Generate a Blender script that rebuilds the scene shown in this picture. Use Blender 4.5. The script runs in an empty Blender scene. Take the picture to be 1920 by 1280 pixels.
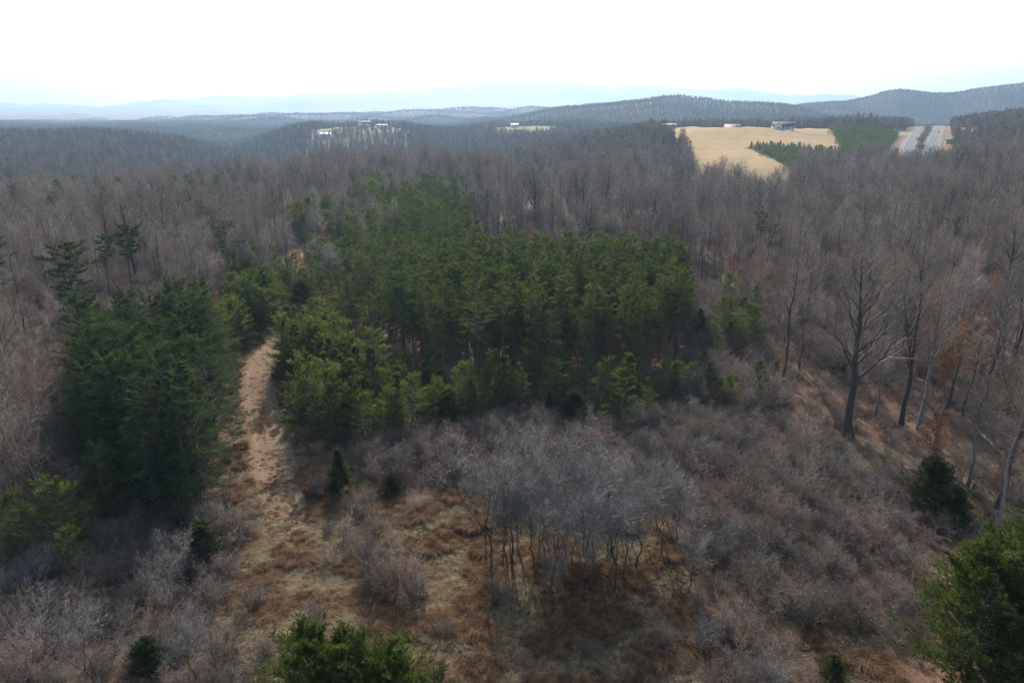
import bpy, math, random
import numpy as np

R_ = math.radians
SC = bpy.context.scene
COL = SC.collection
rng = np.random.default_rng(11)
random.seed(5)

# ------------------------------------------------------------------ camera
CAM_H, PITCH, FPX = 36.0, R_(18.8), 1280.0
cd = bpy.data.cameras.new('camera')
cd.sensor_width = 36.0
cd.lens = 24.0
cd.clip_start = 0.5
cd.clip_end = 60000
cam = bpy.data.objects.new('camera', cd)
COL.objects.link(cam)
cam.location = (0, 0, CAM_H)
cam.rotation_euler = (R_(90) - PITCH, 0, 0)
SC.camera = cam

# ------------------------------------------------------------------ light
SUN_AZ, SUN_EL = R_(-4), R_(31)          # straight ahead of the camera, a little to the left
world = bpy.data.worlds.new('World')
SC.world = world
world.use_nodes = True
wn = world.node_tree
bg = wn.nodes['Background']
sky = wn.nodes.new('ShaderNodeTexSky')
sky.sky_type = 'NISHITA'
sky.sun_disc = False
sky.sun_elevation = SUN_EL
sky.sun_rotation = SUN_AZ
sky.altitude = 200
sky.air_density = 1.6
sky.dust_density = 3.0
sky.ozone_density = 1.0
wn.links.new(sky.outputs[0], bg.inputs[0])
bg.inputs[1].default_value = 0.15
sl = bpy.data.lights.new('sun', 'SUN')
sl.energy = 5.0
sl.angle = R_(0.5)
sl.color = (1.0, 0.965, 0.91)
sun = bpy.data.objects.new('sun', sl)
COL.objects.link(sun)
sun.location = (0, 200, 300)
# light travels from the sun: direction to sun = (sin az cos el, cos az cos el, sin el)
sun.rotation_euler = (R_(90) - SUN_EL, 0, -SUN_AZ + math.pi)
import mathutils
_d = mathutils.Vector((math.sin(SUN_AZ) * math.cos(SUN_EL), math.cos(SUN_AZ) * math.cos(SUN_EL), math.sin(SUN_EL)))
sun.rotation_euler = _d.to_track_quat('Z', 'Y').to_euler()
vs = SC.view_settings
vs.view_transform = 'Standard'
vs.look = 'None'
vs.exposure = 0.74
vs.gamma = 1.0
vs.use_curve_mapping = False
cy = SC.cycles
cy.max_bounces = 5
cy.diffuse_bounces = 3
cy.glossy_bounces = 2
cy.transmission_bounces = 3
cy.volume_bounces = 0
cy.transparent_max_bounces = 4
cy.use_denoising = True
cy.use_adaptive_sampling = False
try:
    cy.denoiser = 'OPENIMAGEDENOISE'
    cy.denoising_input_passes = 'RGB_ALBEDO_NORMAL'
    cy.denoising_prefilter = 'NONE'
except Exception:
    pass

HAZE_DENSITY = 1.5e-4
HAZE_COLOR = (0.385, 0.585, 0.84)
HAZE_G = 0.42

# ------------------------------------------------------------------ terrain
def s_of_y(y):
    return math.tan(PITCH - math.atan((640 - y) / FPX))

def Zp(d, y, off=0.0):                    # height that shows on photo row y at forward distance d
    return CAM_H - d * s_of_y(y) - off

def sil(pts, u):
    return float(np.interp(u, [p[0] for p in pts], [p[1] for p in pts]))

MOUNT = [(-600, 190), (0, 197), (100, 194), (165, 193), (205, 200), (300, 191), (380, 177), (450, 186), (520, 181), (600, 178), (700, 172), (800, 165), (900, 156),
         (1000, 151), (1060, 152), (1110, 161), (1150, 164), (1200, 158), (1270, 166), (1350, 160), (1390, 162), (1425, 176), (1480, 181), (1550, 179), (1700, 186), (2500, 185)]
MID = [(-600, 232), (0, 231), (200, 231), (280, 228), (330, 223), (450, 213), (560, 210), (700, 207), (850, 202), (1000, 199), (1100, 194), (1200, 200), (1500, 205), (2500, 205)]
DARK = [(-600, 245), (880, 235), (960, 216), (1000, 205), (1050, 196), (1100, 189), (1180, 177), (1250, 172), (1330, 174), (1400, 181), (1480, 192), (1550, 206), (1600, 220), (1660, 240), (2500, 245)]
RIDGE = [(-600, 240), (1380, 215), (1450, 200), (1500, 190), (1560, 183), (1650, 170), (1700, 164), (1750, 164), (1800, 160), (1850, 151), (1920, 143), (2100, 138), (2500, 138)]

NEARP = {   # near and middle ground: photo column -> (distance, height) profile
    -600: [(150, 0), (240, 0), (430, -28), (520, -22), (850, 3), (1000, -10)],
    0:    [(150, 0), (240, 0), (430, -26), (520, -20), (850, 3), (1000, -10)],
    200:  [(150, 0), (260, 0), (450, -28), (540, -20), (850, 3), (1000, -12)],
    330:  [(150, 0), (280, 0), (480, -34), (600, -22), (850, -3), (1000, -18)],
    430:  [(150, 0), (310, 0), (520, -36), (650, -34), (850, -30), (1000, -26)],
    540:  [(150, 0), (350, 0), (520, -40), (700, -30), (860, -4), (1000, 6), (1150, -8)],
    620:  [(150, 0), (370, 1), (520, -40), (700, -30), (850, 2), (1000, 13), (1150, -5)],
    750:  [(150, 0), (380, 1), (530, -38), (700, -30), (860, 2), (1000, 13), (1150, -5)],
    840:  [(150, 0), (390, 0), (560, -20), (700, -18), (900, -6), (1050, 2), (1200, -8)],
    930:  [(150, 0), (390, -1), (520, -14), (700, -10), (960, 1), (1100, 11), (1250, 0)],
    1040: [(150, 0), (330, 0), (450, -4), (560, 0), (700, -4), (960, 1), (1100, 11), (1250, 0)],
    1130: [(150, 0), (330, 0), (480, 5), (540, 8), (640, 0), (900, 0), (1100, 5), (1250, 10)],
    1210: [(150, 0), (330, 0), (460, 5), (560, 11), (650, 12), (800, 6), (1100, 6)],
    1280: [(150, 0), (230, 0), (290, -4), (335, -8), (360, -5), (385, 1), (440, 7), (600, 21), (680, 20), (800, 6), (1100, 8)],
    1400: [(150, 0), (230, 0), (285, -7), (335, -14), (358, -9), (378, 1.2), (440, 9), (495, 10.5), (600, 21.5), (680, 19), (800, 6), (1100, 12)],
    1500: [(150, 0), (230, 0), (285, -7), (335, -13), (362, -7), (385, 1), (450, 5), (520, 11.5), (600, 20.5), (680, 18), (800, 6), (1100, 10)],
    1580: [(150, 0), (230, 0), (290, -3), (350, -6), (420, 1), (480, 5), (560, 12), (620, 20), (720, 17), (850, 8), (1100, 8)],
    1680: [(150, 0), (300, -2), (420, 0), (500, 5), (600, 12), (680, 17), (760, 16), (980, 13), (1150, 5)],
    1740: [(150, 0), (300, -2), (420, 0), (500, 5), (556, 9), (670, 12), (980, 13.5), (1150, 4)],
    1790: [(150, 0), (280, -2), (400, 1), (500, 9), (600, 13), (700, 16), (980, 14), (1150, 6)],
    1850: [(150, 0), (260, 0), (400, 6), (500, 11), (620, 17), (760, 18), (980, 16), (1150, 10)],
    1920: [(150, 0), (260, 1), (400, 7), (500, 12), (620, 19), (760, 24), (980, 20), (1150, 12)],
    2500: [(150, 0), (260, 2), (400, 8), (500, 13), (620, 20), (760, 28), (980, 26), (1150, 16)],
}
UG = np.arange(-600, 2501, 20.0)
LG = np.arange(math.log(100), math.log(16000), 0.02)
def build_table():
    cols = sorted(NEARP)
    tab = np.zeros((len(cols), len(LG)))
    for i, c in enumerate(cols):
        pr = [(100, 0)] + list(NEARP[c])
        last = pr[-1][1]
        zd = Zp(1650, sil(DARK, c), 12)
        zr = Zp(2150, sil(RIDGE, c), 12)
        zm = Zp(2900, sil(MID, c), 12)
        zz = Zp(9000, sil(MOUNT, c), 0)
        pr += [(1320, min(last, 0) - 2), (1480, 0.55 * max(zd, -15)), (1650, max(zd, -16)), (1850, max(min(zd * .6, zr * .6), -16)), (2150, max(zr, -18)), (2450, max(min(zr, zm) * .6, -20)),
               (2900, max(zm, -22)), (3500, -10), (5200, 0), (6500, 0.25 * zz), (9000, zz), (11000, zz * .3), (16000, 0)]
        tab[i] = np.interp(LG, [math.log(p[0]) for p in pr], [p[1] for p in pr])
    out = np.zeros((len(UG), len(LG)))
    for j in range(len(LG)):
        out[:, j] = np.interp(UG, cols, tab[:, j])
    k = np.array([1, 2, 3, 2, 1.]) / 9
    far = np.interp(LG, [math.log(1200), math.log(2000)], [0, 1])
    sm = out.copy()
    for ax in (0, 1):
        pad = [(0, 0), (0, 0)]; pad[ax] = (2, 2)
        p = np.pad(sm, pad, mode='edge')
        sm = sum(k[q] * np.take(p, range(q, q + sm.shape[ax]), axis=ax) for q in range(5))
    return out * far * .5 + sm * (1 - far * .5)
TAB = build_table()
_nr = np.random.default_rng(3)
def _waves(n, wl0, wl1):
    a = _nr.uniform(0, 2 * math.pi, n); wl = np.exp(_nr.uniform(math.log(wl0), math.log(wl1), n))
    return np.stack([np.cos(a) / wl, np.sin(a) / wl, _nr.uniform(0, 1, n)], 1) * 2 * math.pi
W_NEAR, W_MIDW, W_FAR, W_MT = _waves(7, 9, 40), _waves(7, 60, 160), _waves(9, 180, 600), _waves(10, 700, 2600)
def wsum(W, x, y):
    s = np.zeros_like(x)
    for a, b, c in W:
        s += np.sin(a * x + b * y + c)
    return s / len(W)
def height0(x, y):
    x = np.asarray(x, float); y = np.asarray(y, float)
    d = np.maximum(y, 1.0)
    u = np.clip(960 + 1352 * x / d, -600, 2499)
    l = np.clip(np.log(np.maximum(d, 100.01)), LG[0], LG[-1] - 1e-6)
    fi = (u + 600) / 20; fj = (l - LG[0]) / 0.02
    i = np.clip(fi.astype(int), 0, len(UG) - 2); j = np.clip(fj.astype(int), 0, len(LG) - 2)
    a = fi - i; b = np.clip(fj - j, 0, 1)
    z = TAB[i, j] * (1 - a) * (1 - b) + TAB[i + 1, j] * a * (1 - b) + TAB[i, j + 1] * (1 - a) * b + TAB[i + 1, j + 1] * a * b
    z = np.where(y < 100, 0, z)
    z = z + 0.9 * wsum(W_NEAR, x, y)
    z = z + wsum(W_MIDW, x, y) * np.interp(d, [60, 250, 1000], [0, 1.5, 2.5])
    z = z + wsum(W_FAR, x, y) * np.interp(d, [800, 1500, 3000], [0, 14, 26])
    z = z + wsum(W_MT, x, y) * np.interp(d, [4000, 7000, 9000], [0, 90, 60])
    return z

def fwd_x(px, d):                         # world x of photo column px near the horizon
    return (px - 960) / 1352.0 * d
ROADS = [   # two carriageways: (photo column, distance, height)
    [(1722, 410, 1.0), (1719, 500, 5.0), (1716, 556, 9.5), (1725, 670, 12.2), (1733, 980, 13.6), (1737, 1100, 9.0), (1740, 1250, 1.0)],
    [(1764, 420, 2.0), (1760, 520, 6.7), (1761, 600, 10.6), (1764, 720, 13.0), (1768, 980, 14.6), (1772, 1100, 10.0), (1775, 1250, 2.0)],
]
def smooth_line(pts, n):
    pts = np.array(pts, float)
    t = np.r_[0, np.cumsum(np.linalg.norm(np.diff(pts[:, :2], axis=0), axis=1))]
    q = np.linspace(0, t[-1], n)
    out = np.stack([np.interp(q, t, pts[:, k]) for k in range(pts.shape[1])], 1)
    ke = np.hanning(max(5, n // 8) | 1); ke /= ke.sum(); m = len(ke) // 2
    for k in range(out.shape[1]):
        e = np.r_[2 * out[0, k] - out[m:0:-1, k], out[:, k], 2 * out[-1, k] - out[-2:-m - 2:-1, k]]
        out[:, k] = np.convolve(e, ke, 'valid')
    return out
ROADW = [smooth_line([(fwd_x(p, d), d, z) for p, d, z in r], 60) for r in ROADS]
def near_line(x, y, line):                # distance to a polyline and its height there
    best = np.full(x.shape, 1e9); zz = np.zeros(x.shape)
    for a, b in zip(line[:-1], line[1:]):
        ab = b[:2] - a[:2]; L = (ab ** 2).sum()
        t = np.clip(((x - a[0]) * ab[0] + (y - a[1]) * ab[1]) / L, 0, 1)
        dd = np.hypot(x - a[0] - t * ab[0], y - a[1] - t * ab[1])
        m = dd < best
        best[m] = dd[m]
        zz[m] = (a[2] + t * (b[2] - a[2]))[m] if line.shape[1] > 2 else 0
    return best, zz
def height(x, y):
    x = np.atleast_1d(np.asarray(x, float)); y = np.atleast_1d(np.asarray(y, float))
    z = height0(x, y)
    m = (y > 330) & (y < 1350) & (x > 100)
    if m.any():
        for ln in ROADW:
            d, zr = near_line(x[m], y[m], ln)
            w = np.clip((34 - d) / 24, 0, 1); w = w * w * (3 - 2 * w)
            z[m] = z[m] * (1 - w) + (zr - 0.5) * w
    return z
def hz(x, y):
    return float(height(x, y)[0])

FW = np.array([0, math.cos(PITCH), -math.sin(PITCH)]); UPV = np.array([0, math.sin(PITCH), math.cos(PITCH)])
def P(px, py):                            # the ground point seen at a photo position
    dr = np.array([1.0, 0, 0]) * (px - 960) / FPX + UPV * (640 - py) / FPX + FW
    z = 0.0
    for _ in range(8):
        t = (z - CAM_H) / dr[2]
        p = dr * t
        z = hz(p[0], p[1])
    return np.array([p[0], p[1], z])
def proj(x, y, z):
    v = np.stack([x, y, z - CAM_H], -1)
    dep = v @ FW
    return 960 + FPX * v[..., 0] / dep, 640 - FPX * (v @ UPV) / dep, dep
def poly(pts):
    return np.array([P(a, b)[:2] for a, b in pts])
def inside(x, y, pg):
    c = np.zeros(x.shape, bool)
    j = len(pg) - 1
    for i in range(len(pg)):
        xi, yi = pg[i]; xj, yj = pg[j]
        if yi != yj:
            c ^= ((yi > y) != (yj > y)) & (x < (xj - xi) * (y - yi) / (yj - yi) + xi)
        j = i
    return c

# paths, clearing and fields as world outlines
TRACK_PX = [(640, 1330), (600, 1210), (566, 1110), (545, 1010), (525, 920), (505, 850), (490, 770), (478, 715), (490, 668), (535, 622), (578, 599), (615, 588), (625, 565), (590, 535), (552, 510), (545, 488), (560, 468), (610, 445), (660, 425), (720, 408)]
TRACK = smooth_line([tuple(P(a, b)[:2]) for a, b in TRACK_PX], 90)
CLEARING = poly([(430, 905), (560, 880), (640, 890), (690, 880), (760, 930), (850, 925), (960, 960), (1180, 990), (1290, 1040), (1330, 1110), (1400, 1190), (1440, 1330), (900, 1330), (560, 1330), (430, 1290), (370, 1180), (440, 1080), (460, 980)])
GRASS2 = poly([(1500, 1200), (1600, 1160), (1700, 1230), (1730, 1330), (1560, 1330)])
GRASS3 = poly([(560, 600), (700, 620), (690, 680), (610, 640)])
def fpoly(pts):
    return np.array([(fwd_x(p, d), d) for p, d in pts])
FIELDS = [
    ('field', fpoly([(1308, 372), (1418, 362), (1502, 368), (1512, 388), (1460, 432), (1410, 484), (1424, 496), (1580, 502), (1588, 514), (1556, 640), (1552, 700), (1300, 720), (1230, 700), (1222, 600), (1262, 520), (1304, 440)])),
    ('field', fpoly([(572, 905), (600, 884), (632, 900), (665, 925), (700, 915), (740, 950), (772, 985), (745, 1030), (690, 1020), (640, 1050), (600, 1030), (585, 950)])),
    ('field', fpoly([(932, 980), (1000, 965), (1060, 1030), (1055, 1130), (925, 1140)])),
    ('field', fpoly([(1112, 1230), (1170, 1190), (1238, 1210), (1240, 1330), (1175, 1350)])),
    ('field', fpoly([(1600, 690), (1712, 690), (1720, 780), (1600, 780)])),
]

# ------------------------------------------------------------------ materials
def mat(name):
    m = bpy.data.materials.new(name); m.use_nodes = True
    nt = m.node_tree
    for n in list(nt.nodes):
        nt.nodes.remove(n)
    out = nt.nodes.new('ShaderNodeOutputMaterial')
    return m, nt, out
def N(nt, t, **kw):
    n = nt.nodes.new(t)
    for k, v in kw.items():
        if k.startswith('_'):
            setattr(n, k[1:], v)
        else:
            n.inputs[k.replace('__', ' ')].default_value = v
    return n
def c4(c):
    return (c[0], c[1], c[2], 1)
def mixc(nt, f, a, b, mode='MIX'):
    n = nt.nodes.new('ShaderNodeMix'); n.data_type = 'RGBA'; n.blend_type = mode
    for v, i in ((f, 0), (a, 6), (b, 7)):
        if isinstance(v, bpy.types.NodeSocket):
            nt.links.new(v, n.inputs[i])
        elif i == 0:
            n.inputs[0].default_value = v
        else:
            n.inputs[i].default_value = c4(v)
    return n.outputs[2]
def ramp(nt, v, p0, p1):
    n = nt.nodes.new('ShaderNodeMapRange'); n.interpolation_type = 'SMOOTHSTEP'
    n.inputs[1].default_value = p0; n.inputs[2].default_value = p1
    nt.links.new(v, n.inputs[0])
    return n.outputs[0]
def noise(nt, co, scale, detail=3, rough=.6, dist=0.0):
    n = N(nt, 'ShaderNodeTexNoise', Scale=scale, Detail=detail, Roughness=rough, Distortion=dist)
    if co is not None:
        nt.links.new(co, n.inputs['Vector'])
    return n.outputs[0]
def leafy(name, ca, cb, trans=0.45, var=0.5, clump=1.1):
    m, nt, out = mat(name)
    oi = nt.nodes.new('ShaderNodeObjectInfo'); tc = nt.nodes.new('ShaderNodeTexCoord')
    base = mixc(nt, oi.outputs['Random'], ca, cb)
    n = noise(nt, tc.outputs['Object'], clump, 2)
    dk = mixc(nt, ramp(nt, n, .35, .65), tuple(x * (1 - var) for x in (1, 1, 1)), (1 + var * .4,) * 3)
    col = mixc(nt, 1.0, base, dk, 'MULTIPLY')
    d = nt.nodes.new('ShaderNodeBsdfDiffuse'); t = nt.nodes.new('ShaderNodeBsdfTranslucent')
    mx = N(nt, 'ShaderNodeMixShader', Fac=trans)
    nt.links.new(col, d.inputs[0])
    tcol = mixc(nt, 1.0, col, (1.35, 1.3, .6), 'MULTIPLY')
    nt.links.new(tcol, t.inputs[0])
    nt.links.new(d.outputs[0], mx.inputs[1]); nt.links.new(t.outputs[0], mx.inputs[2])
    nt.links.new(mx.outputs[0], out.inputs[0])
    return m
def woody(name, ca, cb, rough=.75, spec=.25, scale=6.0):
    m, nt, out = mat(name)
    oi = nt.nodes.new('ShaderNodeObjectInfo'); tc = nt.nodes.new('ShaderNodeTexCoord')
    base = mixc(nt, oi.outputs['Random'], ca, cb)
    n = noise(nt, tc.outputs['Object'], scale, 3)
    col = mixc(nt, 1.0, base, mixc(nt, n, (.55,) * 3, (1.4,) * 3), 'MULTIPLY')
    b = N(nt, 'ShaderNodeBsdfPrincipled', Roughness=rough)
    b.inputs['Specular IOR Level'].default_value = spec
    nt.links.new(col, b.inputs['Base Color']); nt.links.new(b.outputs[0], out.inputs[0])
    return m
def plain(name, c, rough=.7, var=.15, scale=3.0, spec=.3, metal=0.0):
    m, nt, out = mat(name)
    tc = nt.nodes.new('ShaderNodeTexCoord')
    n = noise(nt, tc.outputs['Object'], scale, 4)
    col = mixc(nt, n, tuple(x * (1 - var) for x in c), tuple(min(1, x * (1 + var)) for x in c))
    b = N(nt, 'ShaderNodeBsdfPrincipled', Roughness=rough, Metallic=metal)
    b.inputs['Specular IOR Level'].default_value = spec
    nt.links.new(col, b.inputs['Base Color']); nt.links.new(b.outputs[0], out.inputs[0])
    return m

M = {}
M['needle'] = leafy('pine_needles', (.070, .102, .040), (.100, .128, .050))
M['needle_blue'] = leafy('pine_needles_bluish', (.070, .104, .048), (.092, .122, .052))
M['needle_deep'] = leafy('deep_pine_needles', (.056, .092, .050), (.078, .108, .056), .33)
M['needle_bright'] = leafy('pine_needles_fresh', (.078, .110, .032), (.096, .124, .038), .32)
M['needle_dark'] = leafy('cedar_needles', (.052, .072, .033), (.07, .084, .036), .35)
M['needle_young'] = leafy('young_pine_needles', (.098, .138, .048), (.12, .152, .055), .45)
M['needle_planted'] = leafy('planted_pine_needles', (.125, .16, .08), (.14, .175, .09), .55)
M['rust'] = leafy('rusty_oak_leaves', (.20, .075, .035), (.26, .12, .06), .45)
M['ever'] = leafy('evergreen_bramble_leaves', (.07, .09, .04), (.09, .10, .045), .35)
M['bark_pine'] = woody('pine_bark', (.11, .085, .07), (.15, .115, .095))
M['bark_dark'] = woody('dark_bark', (.045, .04, .037), (.08, .071, .066))
M['bark_grey'] = woody('grey_bark', (.09, .083, .078), (.19, .175, .165))
M['bark_pale'] = woody('weathered_wood', (.22, .20, .18), (.29, .265, .24))
M['twig'] = woody('brown_grey_twigs', (.15, .115, .097), (.285, .22, .185), .7, .2, 1.0)
M['twig_pale'] = woody('pale_brown_twigs', (.22, .18, .155), (.32, .265, .23), .7, .2, 1.0)
M['twig_red'] = woody('reddish_brown_twigs', (.17, .118, .098), (.255, .18, .15), .7, .2, 1.0)
M['twig_silver'] = woody('silvery_twigs', (.12, .113, .11), (.168, .157, .152), .55, .35, 1.0)
M['twig_dark'] = woody('dark_twigs', (.12, .098, .083), (.17, .138, .115), .7, .2, 1.0)
M['twig_far'] = woody('far_dark_twigs', (.10, .085, .076), (.165, .135, .118), .8, .1, 1.0)
M['straw'] = leafy('straw_grass', (.20, .15, .095), (.29, .22, .143), .3, .4, 2.0)
M['rustgrass'] = leafy('rusty_broom_grass', (.142, .086, .052), (.205, .128, .077), .3, .45, 2.0)

def ground_mat():
    m, nt, out = mat('forest_floor')
    g = nt.nodes.new('ShaderNodeNewGeometry'); pos = g.outputs['Position']
    at = nt.nodes.new('ShaderNodeAttribute'); at.attribute_name = 'grassy'
    n1 = noise(nt, pos, .07, 4); n2 = noise(nt, pos, .9, 5, .7); n3 = noise(nt, pos, 6.0, 4, .7)
    lit = mixc(nt, n2, (.13, .074, .048), (.285, .163, .107))
    lit = mixc(nt, ramp(nt, n1, .45, .65), lit, mixc(nt, n3, (.11, .085, .06), (.22, .165, .115)))
    lit = mixc(nt, ramp(nt, n3, .62, .8), lit, (.33, .20, .125))
    mp = N(nt, 'ShaderNodeMapping'); mp.inputs['Scale'].default_value = (1.0, .45, 1)
    nt.links.new(pos, mp.inputs[0])
    g1 = noise(nt, mp.outputs[0], 2.2, 5, .75, 1.2)
    gr = mixc(nt, g1, (.065, .043, .028), (.22, .155, .10))
    gr = mixc(nt, ramp(nt, noise(nt, pos, .25, 4), .45, .62), gr, mixc(nt, n3, (.085, .052, .030), (.19, .115, .068)))
    col = mixc(nt, at.outputs['Fac'], lit, gr)
    b = N(nt, 'ShaderNodeBsdfPrincipled', Roughness=.95); b.inputs['Specular IOR Level'].default_value = .1
    nt.links.new(col, b.inputs['Base Color'])
    bp = N(nt, 'ShaderNodeBump', Strength=.9, Distance=.35)
    hh = nt.nodes.new('ShaderNodeMath'); hh.operation = 'ADD'
    nt.links.new(g1, hh.inputs[0]); nt.links.new(n3, hh.inputs[1])
    nt.links.new(hh.outputs[0], bp.inputs['Height']); nt.links.new(bp.outputs[0], b.inputs['Normal'])
    nt.links.new(b.outputs[0], out.inputs[0])
    return m
def track_mat():
    m, nt, out = mat('grassy_track')
    g = nt.nodes.new('ShaderNodeNewGeometry'); pos = g.outputs['Position']
    at = nt.nodes.new('ShaderNodeAttribute'); at.attribute_name = 'across'
    al = nt.nodes.new('ShaderNodeAttribute'); al.attribute_name = 'clay'
    n1 = noise(nt, pos, .5, 4); n2 = noise(nt, pos, 5, 5, .75, .5)
    col = mixc(nt, n2, (.13, .074, .042), (.265, .158, .092))
    col = mixc(nt, ramp(nt, at.outputs['Fac'], .45, .8), col, mixc(nt, n2, (.125, .092, .062), (.24, .18, .125)))
    col = mixc(nt, ramp(nt, n1, .5, .7), col, mixc(nt, n2, (.11, .082, .055), (.225, .168, .115)))
    col = mixc(nt, al.outputs['Fac'], col, mixc(nt, n2, (.30, .13, .065), (.44, .22, .115)))
    wv = nt.nodes.new('ShaderNodeMath'); wv.operation = 'PINGPONG'; wv.inputs[1].default_value = .25
    nt.links.new(at.outputs['Fac'], wv.inputs[0])
    col = mixc(nt, ramp(nt, wv.outputs[0], .17, .235), col, mixc(nt, n2, (.155, .105, .068), (.25, .178, .12)))
    b = N(nt, 'ShaderNodeBsdfPrincipled', Roughness=.95); b.inputs['Specular IOR Level'].default_value = .1
    nt.links.new(col, b.inputs['Base Color'])
    bp = N(nt, 'ShaderNodeBump', Strength=.8, Distance=.25)
    nt.links.new(n2, bp.inputs['Height']); nt.links.new(bp.outputs[0], b.inputs['Normal'])
    nt.links.new(b.outputs[0], out.inputs[0])
    return m
def field_mat(name, ca, cb):
    m, nt, out = mat(name)
    g = nt.nodes.new('ShaderNodeNewGeometry'); pos = g.outputs['Position']
    n1 = noise(nt, pos, .02, 4, .65, .8); n2 = noise(nt, pos, .5, 4)
    mp = N(nt, 'ShaderNodeMapping'); mp.inputs['Scale'].default_value = (.02, .35, 1); mp.inputs['Rotation'].default_value = (0, 0, .12)
    nt.links.new(pos, mp.inputs[0])
    n3 = noise(nt, mp.outputs[0], 1.0, 3)
    col = mixc(nt, n1, ca, cb)
    col = mixc(nt, 1.0, col, mixc(nt, n3, (.62,) * 3, (1.3,) * 3), 'MULTIPLY')
    col = mixc(nt, 1.0, col, mixc(nt, n2, (.85,) * 3, (1.12,) * 3), 'MULTIPLY')
    d = nt.nodes.new('ShaderNodeBsdfDiffuse')
    nt.links.new(col, d.inputs[0]); nt.links.new(d.outputs[0], out.inputs[0])
    return m
M['ground'] = ground_mat(); M['track'] = track_mat()
M['hay'] = field_mat('hay_stubble', (.33, .232, .128), (.43, .31, .185))
M['hay_far'] = field_mat('pale_pasture', (.25, .215, .13), (.33, .27, .17))
def asphalt_mat():
    m, nt, out = mat('asphalt')
    g = nt.nodes.new('ShaderNodeNewGeometry')
    n = noise(nt, g.outputs['Position'], .4, 5)
    col = mixc(nt, n, (.10, .10, .10), (.16, .158, .155))
    b = N(nt, 'ShaderNodeBsdfPrincipled', Roughness=.95); b.inputs['Specular IOR Level'].default_value = .1
    nt.links.new(col, b.inputs['Base Color']); nt.links.new(b.outputs[0], out.inputs[0])
    return m
M['asphalt'] = asphalt_mat()
M['paint'] = plain('road_paint', (.5, .5, .47)); M['verge'] = plain('gravel_verge', (.20, .145, .095), .9, .3, .5)
M['white'] = plain('white_siding', (.58, .58, .57)); M['cream'] = plain('cream_siding', (.60, .55, .46)); M['tan'] = plain('tan_siding', (.45, .37, .30))
M['roof_dark'] = plain('dark_shingle', (.055, .06, .065), .8); M['roof_grey'] = plain('grey_shingle', (.17, .17, .175), .7); M['roof_red'] = plain('brown_roof', (.24, .13, .10), .7)
M['roof_white'] = plain('pale_metal_roof', (.62, .62, .61), .6, .08, .6, .3); M['glass'] = plain('window_glass', (.04, .05, .06), .1, .1, 1, .7)
M['trim'] = plain('white_trim', (.78, .78, .76)); M['brick'] = plain('brick_chimney', (.28, .13, .09), .85); M['door'] = plain('door_paint', (.2, .06, .05))
M['pole'] = plain('pole_wood', (.17, .13, .10), .85); M['steel'] = plain('galvanised_steel', (.5, .5, .5), .4, .1, 2, .5, .6); M['carpaint'] = plain('dark_car_paint', (.05, .055, .07), .3, .05, 1, .6)
M['rubber'] = plain('rubber', (.03, .03, .03))

# ------------------------------------------------------------------ mesh helpers
class Acc:
    def __init__(s):
        s.v = []; s.f = []; s.n = 0
    def add(s, v, f, mi=0):
        if len(v) == 0: return
        s.v.append(np.asarray(v, np.float32)); s.f.append((np.asarray(f, np.int64) + s.n, mi)); s.n += len(v)
    def mesh(s, name, mats, smooth=False):
        me = bpy.data.meshes.new(name)
        V = np.concatenate(s.v); me.vertices.add(len(V)); me.vertices.foreach_set('co', V.ravel())
        sizes = np.concatenate([np.full(len(f), f.shape[1]) for f, _ in s.f]); loops = np.concatenate([f.ravel() for f, _ in s.f])
        me.loops.add(len(loops)); me.loops.foreach_set('vertex_index', loops.astype(np.int32))
        me.polygons.add(len(sizes)); me.polygons.foreach_set('loop_start', np.r_[0, np.cumsum(sizes)[:-1]].astype(np.int32))
        me.polygons.foreach_set('material_index', np.concatenate([np.full(len(f), mi) for f, mi in s.f]).astype(np.int32))
        if smooth: me.polygons.foreach_set('use_smooth', np.ones(len(sizes), bool))
        for m in mats: me.materials.append(M[m] if isinstance(m, str) else m)
        me.update(calc_edges=True)
        return me
def unit(a):
    return a / np.maximum(np.linalg.norm(a, axis=-1, keepdims=True), 1e-9)
def frames(T):
    ref = np.where(np.abs(T[..., 2:3]) > .9, np.array([1., 0, 0]), np.array([0, 0, 1.]))
    U = unit(np.cross(T, ref)); return U, np.cross(T, U)
def tubes(Pl, Rd, k):
    Nn, n, _ = Pl.shape
    U, V = frames(unit(np.gradient(Pl, axis=1)))
    a = np.arange(k) * 2 * math.pi / k
    ring = Pl[:, :, None] + Rd[:, :, None, None] * (np.cos(a)[:, None] * U[:, :, None] + np.sin(a)[:, None] * V[:, :, None])
    b = (np.arange(Nn) * n * k)[:, None, None] + (np.arange(n - 1) * k)[None, :, None]
    i = np.arange(k)[None, None]; j = (i + 1) % k
    return ring.reshape(-1, 3), np.stack([b + i, b + j, b + k + j, b + k + i], -1).reshape(-1, 4)
def spikes(A, B, r):                      # thin three sided twigs
    T = unit(B - A); U, V = frames(T)
    a = np.arange(3) * 2 * math.pi / 3; r = np.broadcast_to(r, len(A))
    base = A[:, None] + r[:, None, None] * (np.cos(a)[:, None] * U[:, None] + np.sin(a)[:, None] * V[:, None])
    v = np.concatenate([base, B[:, None]], 1).reshape(-1, 3)
    o = (np.arange(len(A)) * 4)[:, None]
    return v, np.concatenate([o + [0, 1, 3], o + [1, 2, 3], o + [2, 0, 3]], 0)
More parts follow.
